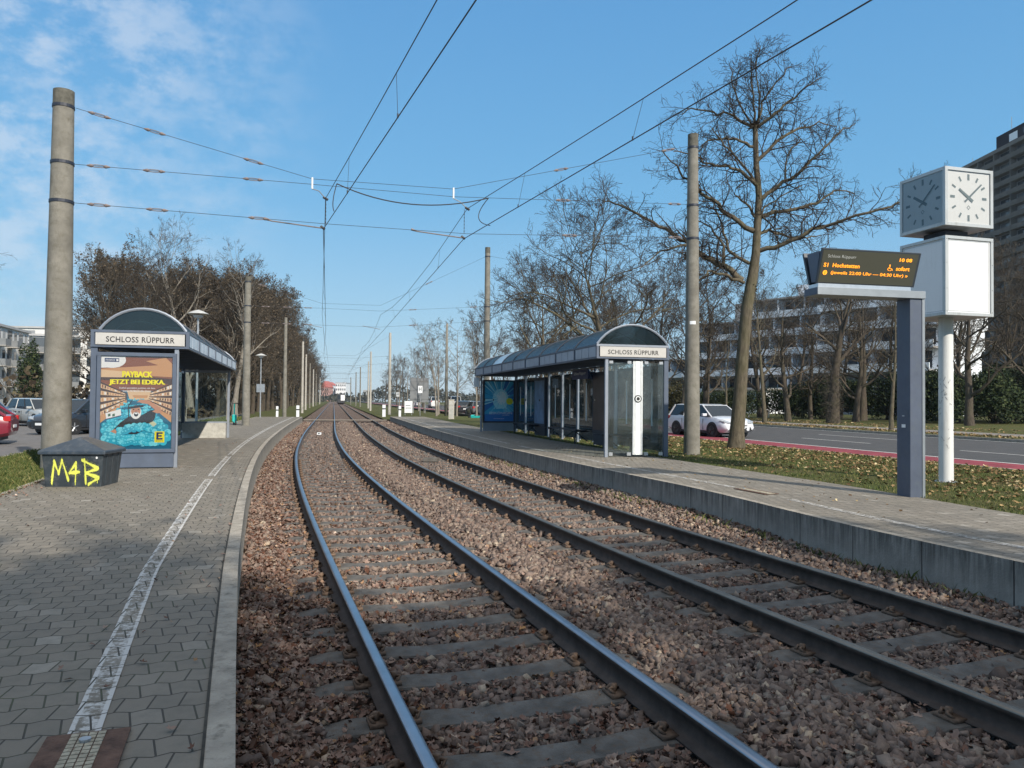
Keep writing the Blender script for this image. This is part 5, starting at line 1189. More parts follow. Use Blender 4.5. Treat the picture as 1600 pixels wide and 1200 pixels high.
def tree_proto(seed, H, trunk_h, r, spread, limbs, mats, leafy=0, pr=None, lean=0, style='open', leafmat='rustleaf', leafsize=.09, crownmax=4):
    rg = np.random.default_rng(seed); big = TB(); tw = TB(); tips = []
    t = empty('bare_tree')
    n = 9; pts = [np.array([0, 0, -.3])]; d = np.array([lean, 0, 1.])
    for i in range(n): d = d+rg.normal(0, .05, 3)*np.array([1, 1, .2]); d /= np.linalg.norm(d); pts.append(pts[-1]+d*(H*.86+.3)/n)
    pts = np.array(pts); rad = r*np.array([1.35, 1.0, .88, .78, .66, .52, .38, .27, .17, .06]); tr = TB(); tr.tube(pts, rad, 12)
    base = dict(wob=(.13, .16, .2, .22), up=.05, rmin=.0045, nc=(7, 6, 5, 3), f0=.22, ang=(.45, 1.0), len=(.38, .6))
    if pr: base.update(pr)
    for i in range(limbs):
        f = (trunk_h/H)+(1-trunk_h/H)*(i/limbs)**.85; q = min(f/.86, .98)*n; k = min(int(q), n-1); pp = pts[k]+(pts[k+1]-pts[k])*(q-k)
        a = i*2.4+rg.uniform(-.5, .5); el = {'open': rg.uniform(.25, .9), 'up': rg.uniform(.8, 1.25), 'forest': rg.uniform(.3, 1.1)}[style]
        dd = np.array([math.cos(a)*math.cos(el), math.sin(a)*math.cos(el), math.sin(el)]); LL = spread*(1.05-.55*((f-trunk_h/H)/(1-trunk_h/H))**1.3)*rg.uniform(.8, 1.15)
        grow(rg, tw, big, pp, dd, LL, rad[k]*rg.uniform(.42, .62), 0, base.get('max', 3), base, tips)
    tr.V += big.V; off_ = tr.n; tr.F += [f+off_ for f in big.F]; tr.n += big.n
    tr.build('trunk', M[mats[0]], t); cr = tw.build('crown', M[mats[1]], t)
    if leafy and tips:
        T = np.array(tips); idx = rg.integers(0, len(T), leafy); pz = T[idx]+rg.normal(0, .12, (leafy, 3))
        lf = leafmesh('withered_leaves', pz[:, 0], pz[:, 1], pz[:, 2], rg.uniform(.6, 1.3, leafy)*leafsize, M[leafmat], None, None, 1.2, parent=t, topfree=True)
    return t
def plant(proto, x, y, z, label, s=1., rz=None, sz=None, group=None, cat='tree'):
    o = proto if not proto.get('used') else copy_tree(proto)
    proto['used'] = 1; o['used'] = 1
    o.location = (x, y, z); o.rotation_euler = (0, 0, rnd.uniform(0, 6.28) if rz is None else rz); o.scale = (s, s, sz or s); tag(o, label, cat, group); return o

# the big bare tree on the right verge: trunk and main limbs follow the real tree
def zt(U, V_):   # photo detail -> metres in the tree's own vertical plane
    u = 880+U/2.857; v = 60+V_/2.857; Y = 23.9; x = u-800; yy = v-600; xr = _c*x-_s*yy; yr = _s*x+_c*yy
    ry = 1210*_cp+yr*_sp; rzv = 1210*_sp-yr*_cp; return (xr*Y/ry-6.91, rzv*Y/ry+CAMZ-.28)
def big_tree():
    rg = np.random.default_rng(21); t = empty('bare_tree', (6.91, 23.9, .28), 0, 'largest bare tree, standing on the grass right of the tall concrete pole', 'tree'); big = TB(); tw = TB(); tips = []
    tp = [zt(772, 1840), zt(776, 1760), zt(790, 1600), zt(800, 1420), zt(820, 1200), zt(845, 1060), zt(860, 960), zt(868, 820), zt(875, 700), zt(862, 560), zt(858, 450), zt(856, 390)]
    pts = np.array([(a, .02*math.sin(i), b) for i, (a, b) in enumerate(tp)]); rad = np.array([.30, .225, .20, .185, .178, .16, .13, .112, .098, .086, .08, .075]); tr = TB(); tr.tube(pts, rad, 16)
    limbs = [([(800, 1080), (720, 1020), (650, 960), (600, 920), (540, 880), (450, 810), (370, 770), (300, 710), (230, 670), (180, 655)], .10), ([(805, 1090), (720, 1065), (640, 1050), (600, 1075), (560, 1120)], .06), ([(850, 860), (760, 800), (690, 740), (620, 690), (560, 630), (500, 570), (440, 500)], .085),
             ([(862, 655), (790, 600), (720, 580), (640, 580), (560, 545), (470, 540)], .06), ([(856, 485), (790, 465), (720, 450), (640, 475), (590, 520)], .05), ([(856, 400), (790, 370), (740, 345), (660, 335), (570, 322), (520, 345)], .055),
             ([(870, 950), (960, 930), (1060, 890), (1130, 860), (1230, 840), (1350, 810), (1430, 780), (1510, 735)], .075), ([(870, 870), (930, 850), (1040, 860), (1130, 870), (1220, 840)], .055), ([(882, 800), (950, 765), (1060, 745), (1180, 710), (1240, 660), (1310, 625), (1390, 640)], .07),
             ([(882, 720), (970, 650), (1060, 590), (1130, 520), (1190, 450), (1290, 390)], .065), ([(868, 545), (940, 470), (1010, 420), (1100, 370), (1160, 360), (1250, 370)], .06), ([(862, 400), (940, 350), (1000, 290), (1060, 240), (1120, 208)], .055),
             ([(857, 395), (850, 300), (840, 200), (832, 80)], .04), ([(865, 395), (890, 280), (960, 180), (1000, 150)], .038), ([(862, 805), (810, 740), (768, 690), (800, 630)], .045), ([(832, 1005), (760, 950), (725, 860), (700, 770), (660, 700)], .055), ([(715, 1015), (715, 920), (670, 840), (600, 800)], .055),
             ([(850, 395), (800, 300), (760, 200), (745, 130)], .035), ([(870, 390), (875, 250), (860, 120), (872, 45)], .03), ([(855, 640), (780, 560), (700, 500), (640, 430)], .04), ([(590, 915), (520, 930), (430, 960), (330, 1040)], .05), ([(880, 790), (960, 840), (1030, 830)], .03), ([(870, 900), (900, 760), (980, 700), (1090, 640)], .035), ([(990, 640), (1000, 520), (1060, 450)], .03)]
    pr = dict(wob=(.17, .21, .25, .3), up=.02, rmin=.0055, nc=(4, 5, 4, 3), f0=.15, ang=(.5, 1.15), len=(.42, .62))
    for li, (L_, r0) in enumerate(limbs):
        q = [zt(*p) for p in L_]; dep = rg.uniform(-.62, .62); p0x = q[0][0]; n = len(q)
        q3 = np.array([(a, dep*abs(a-p0x)+rg.normal(0, .04)*i, b) for i, (a, b) in enumerate(q)]); 
        fine = np.concatenate([np.linspace(q3[i], q3[i+1], 4)[:-1] for i in range(n-1)]+[q3[-1:]]); fine[1:-1] += rg.normal(0, .028, fine[1:-1].shape)
        rr_ = np.linspace(r0, .014, len(fine)); tr.tube(fine, rr_, 8)
        Lt = np.linalg.norm(np.diff(q3, axis=0), axis=1).sum(); ns = int(5+Lt*4.4)
        for i in range(ns):
            f = .12+.88*(i+rg.random())/ns; k = min(int(f*(len(fine)-1)), len(fine)-2); d = fine[k+1]-fine[k]; d /= np.linalg.norm(d)
            grow(rg, tw, tw, fine[k], child_dir(rg, d, rg.uniform(.5, 1.2)), rg.uniform(.45, 1.25)*(1.15-.35*f), max(.008, rr_[k]*.42), 1, 3, pr, tips)
    rg2 = rg
    for i in range(120):  # dense knot of twigs high up the stem
        a = rg.normal(size=3); a /= np.linalg.norm(a); tw.tube(branch(rg, pts[-1]+a*.05, a, rg.uniform(.2, .5), 3, .4, 0), [.008, .007, .006, .004], 3)
    tr.build('trunk', M['bark'], t); tw.build('crown', M['twig'], t)
    mb = MB(); q = zt(842, 1130); 
    for k in range(40): a = rnd.uniform(0, 6.28); r = rnd.uniform(.1, .22); mb.tube([(q[0]+.05, .0, q[1]-.15+rnd.uniform(-.15, .25)), (q[0]+r*math.cos(a), r*math.sin(a), q[1]+rnd.uniform(-.3, .35))], .012, 3, M['bark2'])
    mb.build('burr', t); return t
big_tree()
STR = tree_proto(31, 9.6, 2.6, .2, 4.6, 19, ('bark', 'twig'), pr=dict(nc=(7, 6, 5, 3), wob=(.17, .2, .24, .26), up=.03, len=(.42, .62), rmin=.0075), style='open')
plant(STR, 4.55, 35.2, .28, 'bare spreading tree behind the middle of the right shelter', 1.02, 1.0)
STR2 = tree_proto(32, 8.6, 2.4, .18, 3.7, 18, ('bark', 'twig'), pr=dict(nc=(7, 6, 5, 3), wob=(.17, .2, .24, .26), up=.04, len=(.42, .62), rmin=.0085), style='open')
plant(STR2, 2.1, 43.5, .28, 'bare tree above the middle of the right shelter roof, left of the spreading one', 1.03, 2.0)
gp = 'young bare trees along the road beyond the shelter'
YNG = tree_proto(33, 8.8, 2.6, .085, 2.2, 12, ('barkpale', 'twig2'), pr=dict(nc=(4, 4, 3, 2), up=.08, max=3, rmin=.008), style='up')
YNG2 = tree_proto(34, 8.2, 2.4, .085, 2.6, 12, ('barkpale', 'twig2'), pr=dict(nc=(4, 4, 3, 2), up=.05, max=3, rmin=.008), style='open')
k = 0
for (yv, o, s_, lab) in ((68.5, 10.4, 1.0, 'bare young tree beside the far end of the right shelter'), (77, 9.9, 1.25, 'pale stemmed young tree left of the beige cabinet'), (79, 8.1, 1.15, 'young bare tree left of the taller pale stemmed one'), (86, 9.2, 1.3, 'tallest pointed bare tree among the young ones'), (94, 10.4, 1.1, 'young bare tree behind the H sign'), (103, 9.6, 1.1, 'young bare tree behind the grey road sign'), (115, 10.2, 1.15, 'young bare tree right of the striped pole'), (130, 9.8, 1.2, 'young bare tree behind the striped pole'), (148, 10, 1.15, 'far young bare tree near the fourth right pole'), (170, 10, 1.2, 'farthest young bare tree along the road')):
    x_, y_, _ = P(C2, yv, o); plant((YNG, YNG2)[k % 2], x_, y_, .1, lab, s_, group=gp); k += 1
# trees across the road (trunks one can count)
ACR = tree_proto(35, 11, 2.0, .24, 4.2, 15, ('bark2', 'twig'), pr=dict(nc=(6, 5, 4, 3), wob=(.2, .22, .25, .28)), style='open')
THIN = tree_proto(36, 12, 3.5, .15, 2.6, 14, ('bark', 'twig'), pr=dict(nc=(5, 4, 4, 2), up=.07), style='up')
IVY = tree_proto(37, 12, 4.5, .42, 3.2, 12, ('bark2', 'twig'), pr=dict(nc=(5, 5, 4, 2)), style='up')
tb = TB(); rg = np.random.default_rng(5)
for i in range(900):
    z0_ = rg.uniform(.1, 6.5)**1.0; a = rg.uniform(0, 6.28); r = .40-.02*z0_; tb.tube(branch(rg, (r*math.cos(a), r*math.sin(a), z0_), (math.cos(a)*.6, math.sin(a)*.6, rg.uniform(-.6, .9)), rg.uniform(.3, .9), 4, .35, 0), [.012, .011, .009, .006, .004], 3)
tb.build('climbing_stems', M['twig2'], IVY)
ag = 'bare trees across the road on the right'
plant(THIN, 18.1, 55.4, .25, 'slim bare tree across the road left of the dark branching one', 1.0, .3, group=ag)
plant(ACR, 22.3, 62.5, .25, 'dark bare tree with a low side branch across the road', 1.0, 1.1, group=ag)
plant(IVY, 23.7, 57.2, .25, 'thick trunk shaggy with climbing stems under the departure board', 1.0, .5, group=ag)
plant(ACR, 30.2, 66.9, .25, 'dark stout bare tree just left of the departure board post', 1.1, 2.6, group=ag)
plant(THIN, 21.6, 44.1, .25, 'slender bare tree nearest the road, left of the departure board post', .80, 4.0, group=ag)
plant(ACR, 31.8, 53.8, .25, 'stout forked bare tree right of the clock column', 1.15, 5.4, group=ag)
plant(ACR, 27.5, 62.0, .25, 'leaning bare tree right behind the departure board post', 1.0, 3.3, group=ag)
plant(ACR, 41, 60, .25, 'bare tree at the right edge in front of the tower block', 1.2, .8, group=ag)
plant(THIN, 15.6, 56.5, .25, 'slim bare tree seen between the white car and the big trunk', .62, 2.0, group=ag)
# background trees between road and buildings
BG1 = tree_proto(38, 12.5, 2.5, .2, 4.2, 16, ('bark2', 'twig'), pr=dict(nc=(6, 6, 4, 3), up=.06, rmin=.011), style='forest')
BG2 = tree_proto(39, 13.5, 3.5, .19, 3.8, 16, ('bark2', 'twig2'), pr=dict(nc=(6, 6, 4, 3), up=.09, rmin=.011), style='up')
bgs = [(3, 80), (6, 88), (8.5, 74), (11, 84), (13, 72), (15.5, 80), (17, 68), (19.5, 76), (12, 96), (22, 72), (25, 78), (28, 74), (33, 78), (37, 72), (41, 80), (45, 70), (50, 76), (54, 66), (-2, 95), (2, 104), (33, 90), (20, 92), (47, 58), (58, 74), (7, 110), (-5, 112), (29, 88), (36.5, 63.5), (18, 72), (23, 66), (27, 70), (31, 68), (35, 72), (39, 68), (43, 76), (16, 74), (20.5, 84), (26, 90), (47, 72), (52, 78), (14.5, 66), (9.5, 80)]
where = ['beyond the shelter roof', 'behind the right shelter', 'left of the white terraced block', 'in front of the white terraced block', 'in front of the tower block']
for i, (x_, y_) in enumerate(bgs):
    u = 800+x_/y_*1210
    if 1050 < u < 1290 and i % 2: continue
    w_ = where[0] if u < 880 else where[1] if u < 1040 else where[2] if u < 1110 else where[3] if u < 1450 else where[4]
    plant((BG1, BG2)[i % 2], x_, y_, .2, 'tall bare background tree %s' % w_, rnd.uniform(.95, 1.22), group='bare background trees %s' % w_)
# right-hand distance: a row getting smaller
for i, (yv, o) in enumerate([(110, 31), (120, 28), (132, 33), (140, 29), (150, 32), (160, 16), (170, 30), (185, 14), (200, 30), (215, 15), (235, 28), (255, 16), (280, 26), (310, 18), (92, 30), (101, 34), (98, 27), (84, 29), (126, 38), (145, 40), (108, 42)]):
    x_, y_, _ = P(C2, yv, o); plant((BG1, BG2)[i % 2], x_, y_, .1, 'bare tree in the distant row right of the tracks', rnd.uniform(.8, 1.05), group='distant bare trees right of the tracks')
# left forest
FO = [tree_proto(41+i, 14, 2.2, .21, 4.3, 17, ('bark2', ('twig2', 'twig', 'twig2')[i]), leafy=(2600, 0, 1500)[i], pr=dict(nc=(7, 6, 5, 3), up=.07, rmin=.0085), style='forest', leafsize=.16) for i in range(3)]
PALE = tree_proto(47, 15, 3.0, .26, 5.2, 15, ('barkpale', 'twig'), pr=dict(nc=(6, 5, 4, 2), up=.09, rmin=.009), style='up')
near = [(-32, 62, 0, 1.0), (-34.5, 67, 2, 1.05), (-29, 60, 1, .95), (-36.5, 72, 0, 1.1), (-32, 72, 2, 1.05), (-27, 64, 2, .95), (-40, 78, 0, 1.1), (-30, 80, 1, 1.1), (-29, 70, 0, 1.05), (-25.5, 67, 0, .95), (-36, 80, 2, 1.1)]
for i, (x_, y_, k_, s_) in enumerate(near): plant(FO[k_], x_, y_, .1, 'dense brown tree of the forest edge showing over the left shelter', s_*.94, group='forest edge trees behind the left shelter')
plant(PALE, -26.5, 64, .1, 'tall pale branched tree above the far half of the left shelter', 1.02, .4)
plant(PALE, -23.6, 66, .1, 'pale branched tree just left of the second concrete pole', .9, 2.2)
i = 0
for yv in np.concatenate([np.arange(68, 130, 4.6), np.arange(130, 230, 7.5), np.arange(230, 420, 16)]):
    for o in ((-8.6, -12.5, -17) if yv < 130 else (-8.0, -13)) :
        x_, y_, _ = P(C1, float(yv)+rnd.uniform(-1.2, 1.2), o+rnd.uniform(-1.3, .6)); plant(FO[i % 3], x_, y_, .0, 'dense brown tree in the forest wall left of the tracks', rnd.uniform(.86, 1.02)*(1+.36*min(1, max(0, (yv-72)/60))), group='forest wall left of the tracks'); i += 1
for i in range(26):   # deeper rows
    yv = 96+i*7; x_, y_, _ = P(C1, yv, -20-rnd.uniform(0, 5)); plant(FO[(i+1) % 3], x_, y_, .0, 'forest tree deeper behind the left forest edge', rnd.uniform(.95, 1.15), group='deeper forest trees on the left')
nU = 15000; yU = 62+330*NR.random(nU)**1.5; dU = -(9.5+NR.random(nU)**1.3*17); xU, yy_ = off(C1, yU, dU); zU = NR.random(nU)**1.6*(1.2+1.6*np.abs(np.sin(xU*.35)*np.cos(yU*.27)))*np.clip((-dU-8)/4, .3, 1.6)
leafmesh('undergrowth', xU, yy_, zU, NR.uniform(.25, .7, nU), M['brush'] if 'brush' in M else M.setdefault('brush', attr_mat('brush', [(0, (.035, .026, .018)), (.6, (.085, .064, .042)), (1, (.14, .12, .07))], .95)), 'dull brown undergrowth along the forest edge left of the tracks', 'undergrowth', 1.2, topfree=True)
EDG = tree_proto(48, 9, 2.5, .2, 4.4, 12, ('bark2', 'twig'), pr=dict(nc=(5, 4, 4, 2), up=.05), style='open')
plant(EDG, -23.0, 26.0, .15, 'bare twigs of a street tree reaching in at the left edge', 1.0, .7)
# unseen trees added behind the camera, leafed out to shade the near tracks
SHD = [tree_proto(51+i, 13, 2.5, .3, 5.5, 22, ('bark2', 'twig'), leafy=9000, leafsize=.17, pr=dict(nc=(6, 5, 4, 3), up=.05, rmin=.016), style='forest') for i in range(1)]
for i, (x_, y_, s_) in enumerate(SHADE if 'SHADE' in globals() else [(6, -10, .95), (9.5, -9.5, .95), (13, -9, .95), (16.5, -9, .95), (8, -13, 1.0), (12, -13, 1.0), (16, -13, 1.0), (3, -11, .95), (19.5, -9.5, .95)]):
    plant(SHD[0], x_, y_, .1, 'unseen tree added behind the camera to shade the near tracks', s_, group='added shade trees behind the photographer')

# evergreen shrubs and hedges: leafy masses one can tell apart
def bush_proto(seed, rx, ry, h, n, mat, name='evergreen_shrub', ls=.12):
    rg = np.random.default_rng(seed); t = empty(name); c = rg.uniform(-1, 1, (14, 3))*np.array([rx*.7, ry*.7, 0])+np.array([0, 0, 1])*rg.uniform(.35, .8, (14, 1))*h
    k = rg.integers(0, 14, n); a = rg.normal(size=(n, 3)); a /= np.linalg.norm(a, axis=1)[:, None]; rr_ = rg.uniform(.55, 1.0, (n, 1))**.5*rg.uniform(.8, 1.2, (n, 1))
    p = c[k]+a*rr_*np.array([rx*.42, ry*.42, h*.34]); p[:, 2] = np.abs(p[:, 2])
    leafmesh('foliage', p[:, 0], p[:, 1], p[:, 2], rg.uniform(.6, 1.4, n)*ls, mat, None, None, 1., parent=t, topfree=True)
    tb = TB()
    for i in range(26): tb.tube(branch(rg, (rg.uniform(-.2, .2), rg.uniform(-.2, .2), 0), (rg.uniform(-.6, .6), rg.uniform(-.6, .6), 1), h*rg.uniform(.7, 1.2), 4, .15, .05), [.03, .024, .018, .012, .005], 4)
    tb.build('stems', M['bark2'], t); return t
EV = bush_proto(61, 2.6, 2.0, 3.4, 9000, M['evergreen'], ls=.17); SH = bush_proto(62, 2.4, 2.0, 3.0, 5500, M['bushleaf'], 'brown_shrub', .15)
hg = 'dark evergreen shrubs across the road'
for i, (x_, y_, s_) in enumerate([(34, 60, 1.1), (38, 61, 1.2), (42, 63, 1.25), (46, 62, 1.2), (50, 64, 1.3), (30, 72, 1.1), (34.5, 70, 1.2), (39, 70, 1.3), (26.5, 74, .9), (21.5, 74, .8), (54, 62, 1.2), (44, 70, 1.4), (18.5, 78, .8)]):
    plant(EV, x_, y_, .1, 'dark evergreen shrub at the foot of the buildings', s_, group=hg, cat='shrub')
for i, (x_, y_, s_, lab) in enumerate([(14.8, 70, 1.1, 'olive brown shrub behind the white car'), (12.5, 72, 1.1, 'olive brown shrub left of the white car'), (10.4, 76, 1.1, 'olive brown shrub seen through the shelter glass'), (29.5, 74, 1.2, 'brown shrub in front of the terraced block'), (40, 72, 1.3, 'brown shrub beside the clock column'), (7.5, 82, 1.1, 'brown shrub farthest left behind the shelter')]):
    plant(SH, x_, y_, .1, lab, s_, group=None, cat='shrub')
CON = bush_proto(63, 1.3, 1.3, 6.5, 5000, M['evergreen'], 'conifer', .2); plant(CON, -53.5, 86, .0, 'dark conifer right of the white apartment house', 1.1, cat='conifer')
SAP = tree_proto(64, 3.2, .3, .035, 1.3, 8, ('barkpale', 'twig'), pr=dict(nc=(3, 3, 2), max=2, up=.15, rmin=.004), style='up')
for i, (x_, y_, lab) in enumerate([(-20.6, 49, 'multi-stemmed pale shrub on the lawn seen through the left shelter'), (-24.0, 52, 'pale sapling left of the multi-stemmed shrub'), (-18.4, 50, 'pale sapling just right of the left shelter end')]): plant(SAP, x_, y_, .2, lab, 1.2, cat='sapling')

# ------------------------------------------------------------------ buildings
M['window2'] = flat('window_blinds', (.30, .31, .32), .3); M['window3'] = flat('window_dim', (.10, .115, .13), .1)
WN = lambda: rnd.choice([M['window'], M['window'], M['window3'], M['window2']])
def block(name, loc, rz, label, Wd, Dp, fl, fh, wall, style, cat='building', z0=0, group=None, nbay=4, roof='render_g', x_off=0):
    t = empty(name, (loc[0], loc[1], z0), math.radians(rz), label, cat, group); H = fl*fh
    mb = MB(); mb.box(0, Wd, 0, Dp, 0, H, wall); mb.build('wall', t)
    mb = MB(); mb.box(-.3, Wd+.3, -.3, Dp+.3, H+.002, H+.35, M[roof]); mb.build('roof', t)
    bw = Wd/nbay
    for f in range(fl):
        for k in range(nbay):
            xc = (k+.5)*bw; zc = f*fh
            if style == 'balcony' and k % 2 == 0:
                mb = MB(); mb.box(xc-bw*.42, xc+bw*.42, -.004, -.002, zc+.15, zc+fh*.92, WN()); mb.build('window', t)
                mb = MB(); mb.box(xc-bw*.46, xc+bw*.46, -1.35, -.01, zc+.0, zc+.14, M['slab']); mb.box(xc-bw*.46, xc+bw*.46, -1.35, -1.27, zc+.14, zc+1.05, M['balc']); 
                for e in (-1, 1): mb.box(xc+e*bw*.45-.03, xc+e*bw*.45+.03, -1.26, -.01, zc+.14, zc+1.05, M['balc'])
                mb.build('balcony', t)
            else:
                mb = MB(); mb.box(xc-bw*.22, xc+bw*.22, -.02, -.002, zc+.95, zc+fh*.86, WN()); w_ = mb.build('window', t)
                mb = MB(); mb.box(xc-bw*.26, xc+bw*.26, -.07, -.021, zc+.86, zc+.94, M['slab']); mb.build('window_sill', w_)
    return t, H
# left apartment house: the facade looks towards the tracks
b, H = block('apartment_house', (-72.3, 108), 106, 'white four storey house with grey balconies at the left edge', 15, 12, 4, 2.85, M['render_w'], 'balcony', z0=.2, nbay=6)
b.rotation_euler = (0, 0, math.radians(106.5)); 
for o in b.children: pass
b.scale = (1, 1, 1)
def mirror_fix(): pass
b2, H = block('apartment_house', (-79, 126), 25, 'white balconied house seen between the thick pole and the left shelter', 26, 12, 4, 2.85, M['render_w'], 'balcony', z0=.2, nbay=10)
b3, H = block('apartment_house', (-100, 150), 8, 'paler taller house rising behind the white one at the left edge', 40, 12, 5, 2.9, M['render_w'], 'plain', z0=.5, nbay=10)
# terraced white block on the right
T_ = empty('terraced_block', (30.5, 124, .2), math.radians(-50), 'white terraced apartment block with stepped balconies behind bare trees', 'building')
TW = pmat('terrace_render', (.80, .83, .87), .9, 0, .10, .4)
for (x0_, x1_, fl, dy, nm) in ((-4, 7, 5, 2.0, 0), (7, 20, 6, 0, 0), (20, 36, 6, -2.2, 0), (-14, -4, 3, 3.5, 0)):
    for f in range(fl):
        back = max(0, (f-1))*1.15+dy; z_ = f*2.9
        mb = MB(); mb.box(x0_, x1_, back, back+14, z_, z_+2.9, TW); mb.build('wall', T_)
        mb = MB(); mb.box(x0_-.1, x1_+.1, back-2.0, back-.01, z_+2.65, z_+2.89, M['slab']); mb.box(x0_-.1, x1_+.1, back-2.05, back-1.9, z_+2.7, z_+3.7, TW) if f < fl-1 else None; mb.build('balcony', T_)
        nx = max(2, int((x1_-x0_)/3.4))
        for k in range(nx):
            xa = x0_+(k+.12)*(x1_-x0_)/nx; xb = x0_+(k+.80)*(x1_-x0_)/nx
            mb = MB(); mb.box(xa, xb, back-.03, back-.004, z_+.35, z_+2.4, WN()); mb.build('window', T_)
            mb = MB(); mb.box((xa+xb)/2-.04, (xa+xb)/2+.04, back-.06, back-.031, z_+.35, z_+2.4, TW); mb.box(xa-.25, xa-.08, back-1.89, back-.02, z_, z_+2.6, TW); mb.build('partition', T_)
            if rnd.random() < .45: mb = MB(); mb.box(xa, xb, back-1.9, back-1.6, z_+.02, z_+.02+rnd.uniform(.4, 1.1), M['greenery']); mb.build('planter', T_)
mb = MB(); mb.box(2, 8, 6, 12, 14.5, 17.6, M['slab']); mb.box(12, 16, 8, 12, 17.4, 19.8, TW); mb.build('roof_house', T_)
mb = MB(); mb.box(8, 17, -9, 4, 0, 3.2, TW); mb.box(7.5, 17.5, -9.5, 4, 3.21, 3.5, M['slab']); mb.box(9, 12, -9.05, -9.002, .6, 2.5, M['window']); mb.build('annex', T_)
# tower block
M['slabd'] = pmat('tower_concrete', (.15, .14, .128), .9, 0, .15, .3)
Tw = empty('tower_block', (117, 0, 0), 0, 'dark high-rise with stacked balcony bands and a black penthouse', 'building')
ya, yb, xf = 150, 207, 117.5; fh = 2.85; nf = 21; zt0 = 3.0
mb = MB(); mb.box(1.6, 18, ya, yb, 0, nf*fh+zt0, M['balc']); mb.build('wall', Tw)
nb_ = 9; bw = (yb-ya)/nb_
for f in range(nf):
    z_ = zt0+f*fh; inset = 0
    mb = MB(); mb.box(0, 1.59, ya, yb, z_, z_+.22, M['slabd']); mb.box(-.06, .06, ya, yb, z_+.24, z_+1.15, M['bandp'] if 'bandp' in M else M.setdefault('bandp', pmat('parapet_panel', (.11, .10, .09), .85, 0, .25, .25))); mb.build('balcony_band', Tw)
    mb = MB()
    for k in range(nb_):
        mb.box(1.57, 1.594, ya+k*bw+.5, ya+(k+1)*bw-.5, z_+.3, z_+fh-.2, WN())
    mb.build('window_row', Tw)
for k in range(nb_+1):
    mb = MB(); y_ = ya+k*bw; mb.box(.08, 1.56, y_-.12, y_+.12, zt0, zt0+nf*fh, M['slabd']); mb.build('pillar', Tw)
H_ = zt0+nf*fh
mb = MB(); mb.box(0, 18.2, ya, yb, H_+.002, H_+.9, M['slabd']); mb.build('roof', Tw)
mb = MB(); mb.box(1.5, 16, ya, yb-18, H_+.91, H_+4.6, M['render_d']); mb.build('penthouse', Tw); mb = MB(); mb.box(1.44, 1.497, yb-26, yb-23, H_+1.8, H_+3.6, M['whiteclean']); mb.box(1.44, 1.497, yb-38, yb-28, H_+2.2, H_+3.5, M['window']); mb.build('penthouse_window', Tw)
mb = MB(); mb.cyl(4, yb-20, H_+4.6, H_+9, .07, 6, M['galv']); mb.cyl(4, yb-4, H_+.9, H_+4, .06, 6, M['galv']); mb.box(2, 5, yb-9, yb-7, H_+.9, H_+1.6, M['white']); mb.build('aerial', Tw)
# far town at the end of the line
def simple(name, x0_, x1_, y_, z0_, z1_, wall, roofm, label, windows=6, peak=0, dep=15):
    t = empty(name, (0, y_, 0), 0, label, 'building', 'distant buildings at the end of the line'); mb = MB(); mb.box(x0_, x1_, 0, dep, z0_, z1_, wall); mb.build('wall', t)
    mb = MB()
    if peak: mb.prism([(x0_-.5, z1_+.01), (x1_+.5, z1_+.01), ((x0_+x1_)/2, z1_+peak)], -.4, dep, roofm, 'y')
    else: mb.box(x0_-.3, x1_+.3, -.3, dep, z1_+.01, z1_+.6, roofm)
    mb.build('roof', t); nrow = max(1, int((z1_-max(z0_, 0))/3.2))
    for r in range(nrow):
        mb = MB()
        for k in range(windows): a = x0_+(k+.25)*(x1_-x0_)/windows; mb.box(a, a+(x1_-x0_)/windows*.5, -.06, -.005, z1_-3.2*r-2.4, z1_-3.2*r-.9, M['window'])
        mb.build('window_row', t)
Yb = 620
ux = lambda u: (u-800)/1210*Yb
simple('distant_house', ux(503), ux(522), Yb, 0, 12.5, M['white'], M['redroof'], 'white house under a red roof far beyond the left end of the tracks', 6, 3)
simple('distant_house', ux(516), ux(527), Yb-30, 0, 10.5, pmat('pink_render', (.5, .3, .27), .9), M['redroof'], 'pink house with the tallest red gable far beyond the tracks', 4, 5)
simple('distant_house', ux(526), ux(534), Yb-10, 0, 9.5, M['white'], M['render_g'], 'low white flat roofed house far beyond the tracks', 4)
simple('distant_block', ux(533.5), ux(549), Yb-20, 6, 14, M['white'], M['render_g'], 'white block with dark window slots far beyond the tram', 5)
simple('distant_block', ux(553), ux(566), Yb+40, 0, 9, M['render_g'], M['render_g'], 'grey low block right of the white one in the distance', 5)
rgf = np.random.default_rng(9); nF = 16000; xs = rgf.uniform(-330, 120, nF); ys = rgf.uniform(430, 600, nF); hh = 6.0+2.0*np.sin(xs*.07)+1.5*np.sin(xs*.21+ys*.05)
msk = (xs > ux(500)*ys/620+8) | (xs < ux(440)*ys/620); zs = rgf.random(nF)**.6*hh*np.where((xs > ux(500)*ys/620) & (xs < ux(560)*ys/620), .75, 1.15)
leafmesh('far_woods', xs, ys, zs, rgf.uniform(1.0, 2.2, nF), M['farwood'] if 'farwood' in M else M.setdefault('farwood', attr_mat('far_wood', [(0, (.03, .035, .03)), (1, (.09, .09, .075))], .95)), 'grey green wood closing the view at the end of the line', 'wood', 1.2, topfree=True)

